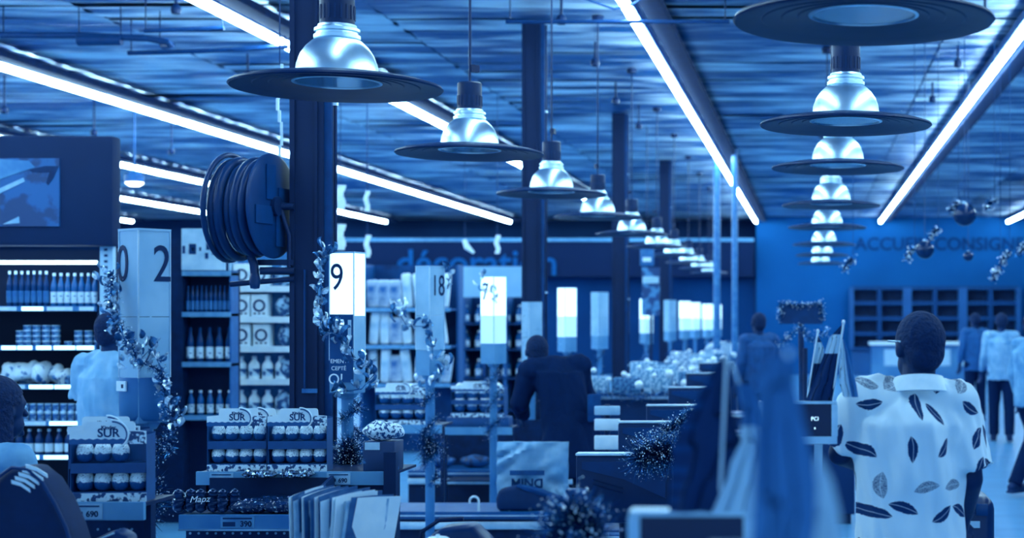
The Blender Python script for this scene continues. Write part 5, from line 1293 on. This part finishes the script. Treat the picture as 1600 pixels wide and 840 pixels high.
            for s in 'LR':
                an = j['an' + s]; sg = -1 if s == 'L' else 1
                b2 = MB(); b2.cap(an + Vector((0, -.035, -.035)), an + Vector((sg * .012, .14, -.045)), .045, .038); b2.cap(an, an + Vector((0, 0, -.03)), .048, .048)
                b2.box(an + Vector((sg * .006, .055, -.075)), (.085, .27, .02))
                m2 = remesh(b2, .009, 2); m2.materials.clear(); m2.materials.append(c['mat']); inst('shoe', m2, body)
            continue
        cm = remesh(cb, c.get('voxel', .010), 4)
        fold = c.get('fold', .010); sd = Vector((c.get('seed', 0) * 7.3, 0, 0))
        if fold:
            nr_ = [v.normal.copy() for v in cm.vertices]; co_ = [v.co.copy() for v in cm.vertices]; out_ = []
            for p, vn in zip(co_, nr_):
                d = noise.noise(Vector((p.x * 11 + p.z * 2.5, p.y * 11, p.z * 2.6)) + sd) * fold + noise.noise(Vector((p.x * 26, p.y * 26, p.z * 9 + p.x * 14)) + sd) * fold * .45
                out_.extend(p + vn * d)
            cm.vertices.foreach_set('co', out_); cm.update()
        cm.materials.clear(); cm.materials.append(c['mat']); cm.shade_smooth(); cl = inst(c['name'], cm, body)
        if k == 'shirt' and c.get('collar'):
            pts = []
            for q in range(25):
                a = 2 * PI * q / 24; pts.append(j['nek'] + Vector((.076 * math.cos(a), .070 * math.sin(a) - .004, .014 - .016 * math.sin(a))))
            kb = MB(); n2 = len(pts)
            ring_ = [(p + Vector((0, 0, .022)), p * 1.0) for p in pts]
            vs = []; 
            for p in pts:
                dr = (p - j['nek']); dr.z = 0; dr.normalize(); vs += [p + Vector((0, 0, .024)), p + dr * .006 + Vector((0, 0, .026)), p + dr * .036 + Vector((0, 0, -.026)), p + dr * .026 + Vector((0, 0, -.030))]
            fs = []
            for i in range(24):
                for q in range(4): fs.append((i * 4 + q, i * 4 + (q + 1) % 4, (i + 1) * 4 + (q + 1) % 4, (i + 1) * 4 + q))
            kb.add(vs, fs); kb.build('collar', mat('collar_white', .95, .8), cl, smooth=50)
    return body
M_feat = m_feather()
C_dark = mat('cloth_dark', .01, .9, var=.01, scale=20, spec=.05); C_navy = mat('cloth_navy', .15, .8, var=.03, scale=20); C_shoe = mat('shoe_dark', .06, .5)
C_white = mat('cloth_white', .70, .8, var=.03, scale=10); C_pale = mat('cloth_pale', .62, .8, var=.06, scale=10); C_jacket = mat('cloth_jacket', .66, .75, var=.08, scale=8)
man = person('person', 'person seen from behind in a pale shirt printed with dark feathers', (.335, 5.2, 0), .06,
    [dict(kind='shirt', name='printed_shirt', mat=M_feat, hem=.74, inf=.030, sleeve=.86, sw=.082, fold=.030, collar=True, voxel=.0085, seed=1), dict(kind='trousers', name='trousers', mat=C_navy, fold=.006), dict(kind='shoes', mat=C_shoe)],
    dict(nek=(.028, 0, 1.445), hed=(.032, .02, 1.585), che=(.0, 0, 1.27), shL=(-.158, .0, 1.405), shR=(.172, 0, 1.40), elL=(-.235, .05, 1.225), wrL=(-.165, .28, 1.17), elR=(.205, -.01, 1.14), wrR=(.215, .16, 1.0)), .07, .05, 'short', .007, .35)
gl = MB(); 
for sg in (-1, 1): gl.tube([Matrix.Rotation(.35, 3, 'Z') @ Vector((sg * .082, -.02, .022)) + Vector((.032, .02, 1.585)), Matrix.Rotation(.35, 3, 'Z') @ Vector((sg * .07, .095, .022)) + Vector((.032, .02, 1.585))], .003, 6)
gl.build('glasses', M_alu, man)
person('person', 'person in a plain white T-shirt behind the twenty sign', (SX(172, 9), 9, 0), -.35,
    [dict(kind='shirt', name='t_shirt', mat=C_white, hem=.84, inf=.03, sleeve=.72, sw=.088, fold=.026, seed=2), dict(kind='trousers', name='trousers', mat=C_dark, fold=.006), dict(kind='shoes', mat=C_shoe)],
    dict(elL=(-.25, .06, 1.12), elR=(.25, .06, 1.12), wrL=(-.10, .28, 1.08), wrR=(.10, .28, 1.10)), .08, .03)
st_ = thing('stool', 'cashier stool at the left picture edge', 'stool', (SX(-48, 5.9), 5.9, 0))
MB().lathe([(0, .50), (.18, .50), (.19, .53), (.17, .555), (0, .56)], 28, cap=False).build('seat', M_dark, st_, smooth=50); MB().tube([(0, 0, .03), (0, 0, .5)], .03).build('column', M_steel, st_); MB().lathe([(0, 0), (.2, 0), (.2, .02), (.03, .05)], 24).build('base', M_steel, st_, smooth=40)
person('person', 'seated person with dark braided hair and light blue shirt, left edge', (SX(-48, 5.9), 5.9, 0), -.5,
    [dict(kind='shirt', name='shirt', mat=C_pale, hem=.82, inf=.025, sleeve=.85, sw=.078, fold=.014, seed=3), dict(kind='trousers', name='trousers', mat=C_navy, fold=.006), dict(kind='shoes', mat=C_shoe)],
    dict(pel=(0, 0, .68), che=(.02, .04, 1.0), nek=(.03, .07, 1.175), hed=(.03, .10, 1.325), shL=(-.145, .05, 1.13), shR=(.195, .05, 1.13), elL=(-.22, .10, .88), elR=(.27, .10, .88), wrL=(-.14, .32, .90), wrR=(.17, .32, .90), hiL=(-.09, .04, .66), hiR=(.09, .04, .66), knL=(-.11, .42, .60), knR=(.11, .42, .60), anL=(-.11, .40, .09), anR=(.11, .40, .09)), .07, .03, 'braids')
bp_ = person('person', 'person in a dark coat leaning over beside the shopping bag', (SX(892, 11.2), 11.2, 0), .5,
    [dict(kind='coat', name='coat', mat=C_dark, fold=.016, seed=4), dict(kind='trousers', name='trousers', mat=C_dark, fold=.006), dict(kind='shoes', mat=C_shoe)],
    dict(che=(-.07, .10, 1.22), nek=(-.12, .18, 1.32), hed=(-.17, .27, 1.42), shL=(-.25, .14, 1.29), shR=(.09, .12, 1.31), elL=(-.31, .22, 1.06), elR=(.20, .20, 1.06), wrL=(-.24, .42, .95), wrR=(.12, .44, .95)), .06, .03)
MB().box((.12, -.16, 1.02), (.10, .03, .20)).build('scarf_end', mat('scarf', .26, .8, var=.05), bp_, bevel=.01)
person('person', 'person walking away in a light jacket and dark trousers', (SX(1565, 20.5), 20.5, 0), -.1,
    [dict(kind='shirt', name='jacket', mat=C_jacket, hem=.82, inf=.04, sleeve=1.85, sw=.08, fold=.016, seed=5), dict(kind='trousers', name='trousers', mat=C_dark, fold=.006), dict(kind='shoes', mat=C_shoe)],
    dict(knL=(-.10, .09, .50), anL=(-.10, .10, .09), knR=(.10, -.02, .49), anR=(.10, -.10, .10), wrL=(-.27, .10, .90), wrR=(.27, .02, .88)), .12, .03)
person('person', 'person in a darker top beyond the light-jacket person', (SX(1524, 24.5), 24.5, 0), .3,
    [dict(kind='shirt', name='top', mat=mat('cloth_blue', .36, .8, var=.04), hem=.80, inf=.03, sleeve=1.8, sw=.075, fold=.014, seed=6), dict(kind='trousers', name='trousers', mat=C_dark, fold=.006), dict(kind='shoes', mat=C_shoe)], None, .10, .03)
person('person', 'striding person cut off by the right picture edge', (SX(1612, 14.6), 14.6, 0), -.9,
    [dict(kind='shirt', name='shirt', mat=C_pale, hem=.82, inf=.03, sleeve=1.8, sw=.075, fold=.014, seed=7), dict(kind='trousers', name='trousers', mat=C_dark, fold=.006), dict(kind='shoes', mat=C_shoe)],
    dict(knL=(-.10, .16, .50), anL=(-.10, .26, .085), knR=(.10, -.10, .50), anR=(.10, -.34, .12)), .10, .03)
person('person', 'blurred person in a dark top behind the foreground flag', (SX(1186, 17.5), 17.5, 0), .4,
    [dict(kind='shirt', name='top', mat=mat('cloth_blue2', .30, .8, var=.04), hem=.80, inf=.03, sleeve=1.8, sw=.075, fold=.014, seed=8), dict(kind='trousers', name='trousers', mat=C_dark, fold=.006), dict(kind='shoes', mat=C_shoe)], None, .08, .03)

# white leaflet stand between the dark coat and the registers
t = thing('leaflet_stand', 'white leaflet stand between the dark coat and the register screens', 'stand', (SX(948, 10.0), 10.0, 0))
MB().tube([(0, .03, 0), (0, .03, SZ(632, 10))], .018, 10).build('pole', M_dark, t, smooth=50)
MB().lathe([(0, 0), (.15, 0), (.15, .012), (.03, .03)], 20).build('base', M_dark, t, smooth=40)
for (a, b) in ((634, 648), (654, 672), (680, 702)):
    MB().b2(-.08, .085, -.01, .02, SZ(b, 10), SZ(a, 10)).build('leaflet_pocket', M_white if a != 634 else M_pale, t, bevel=.006)
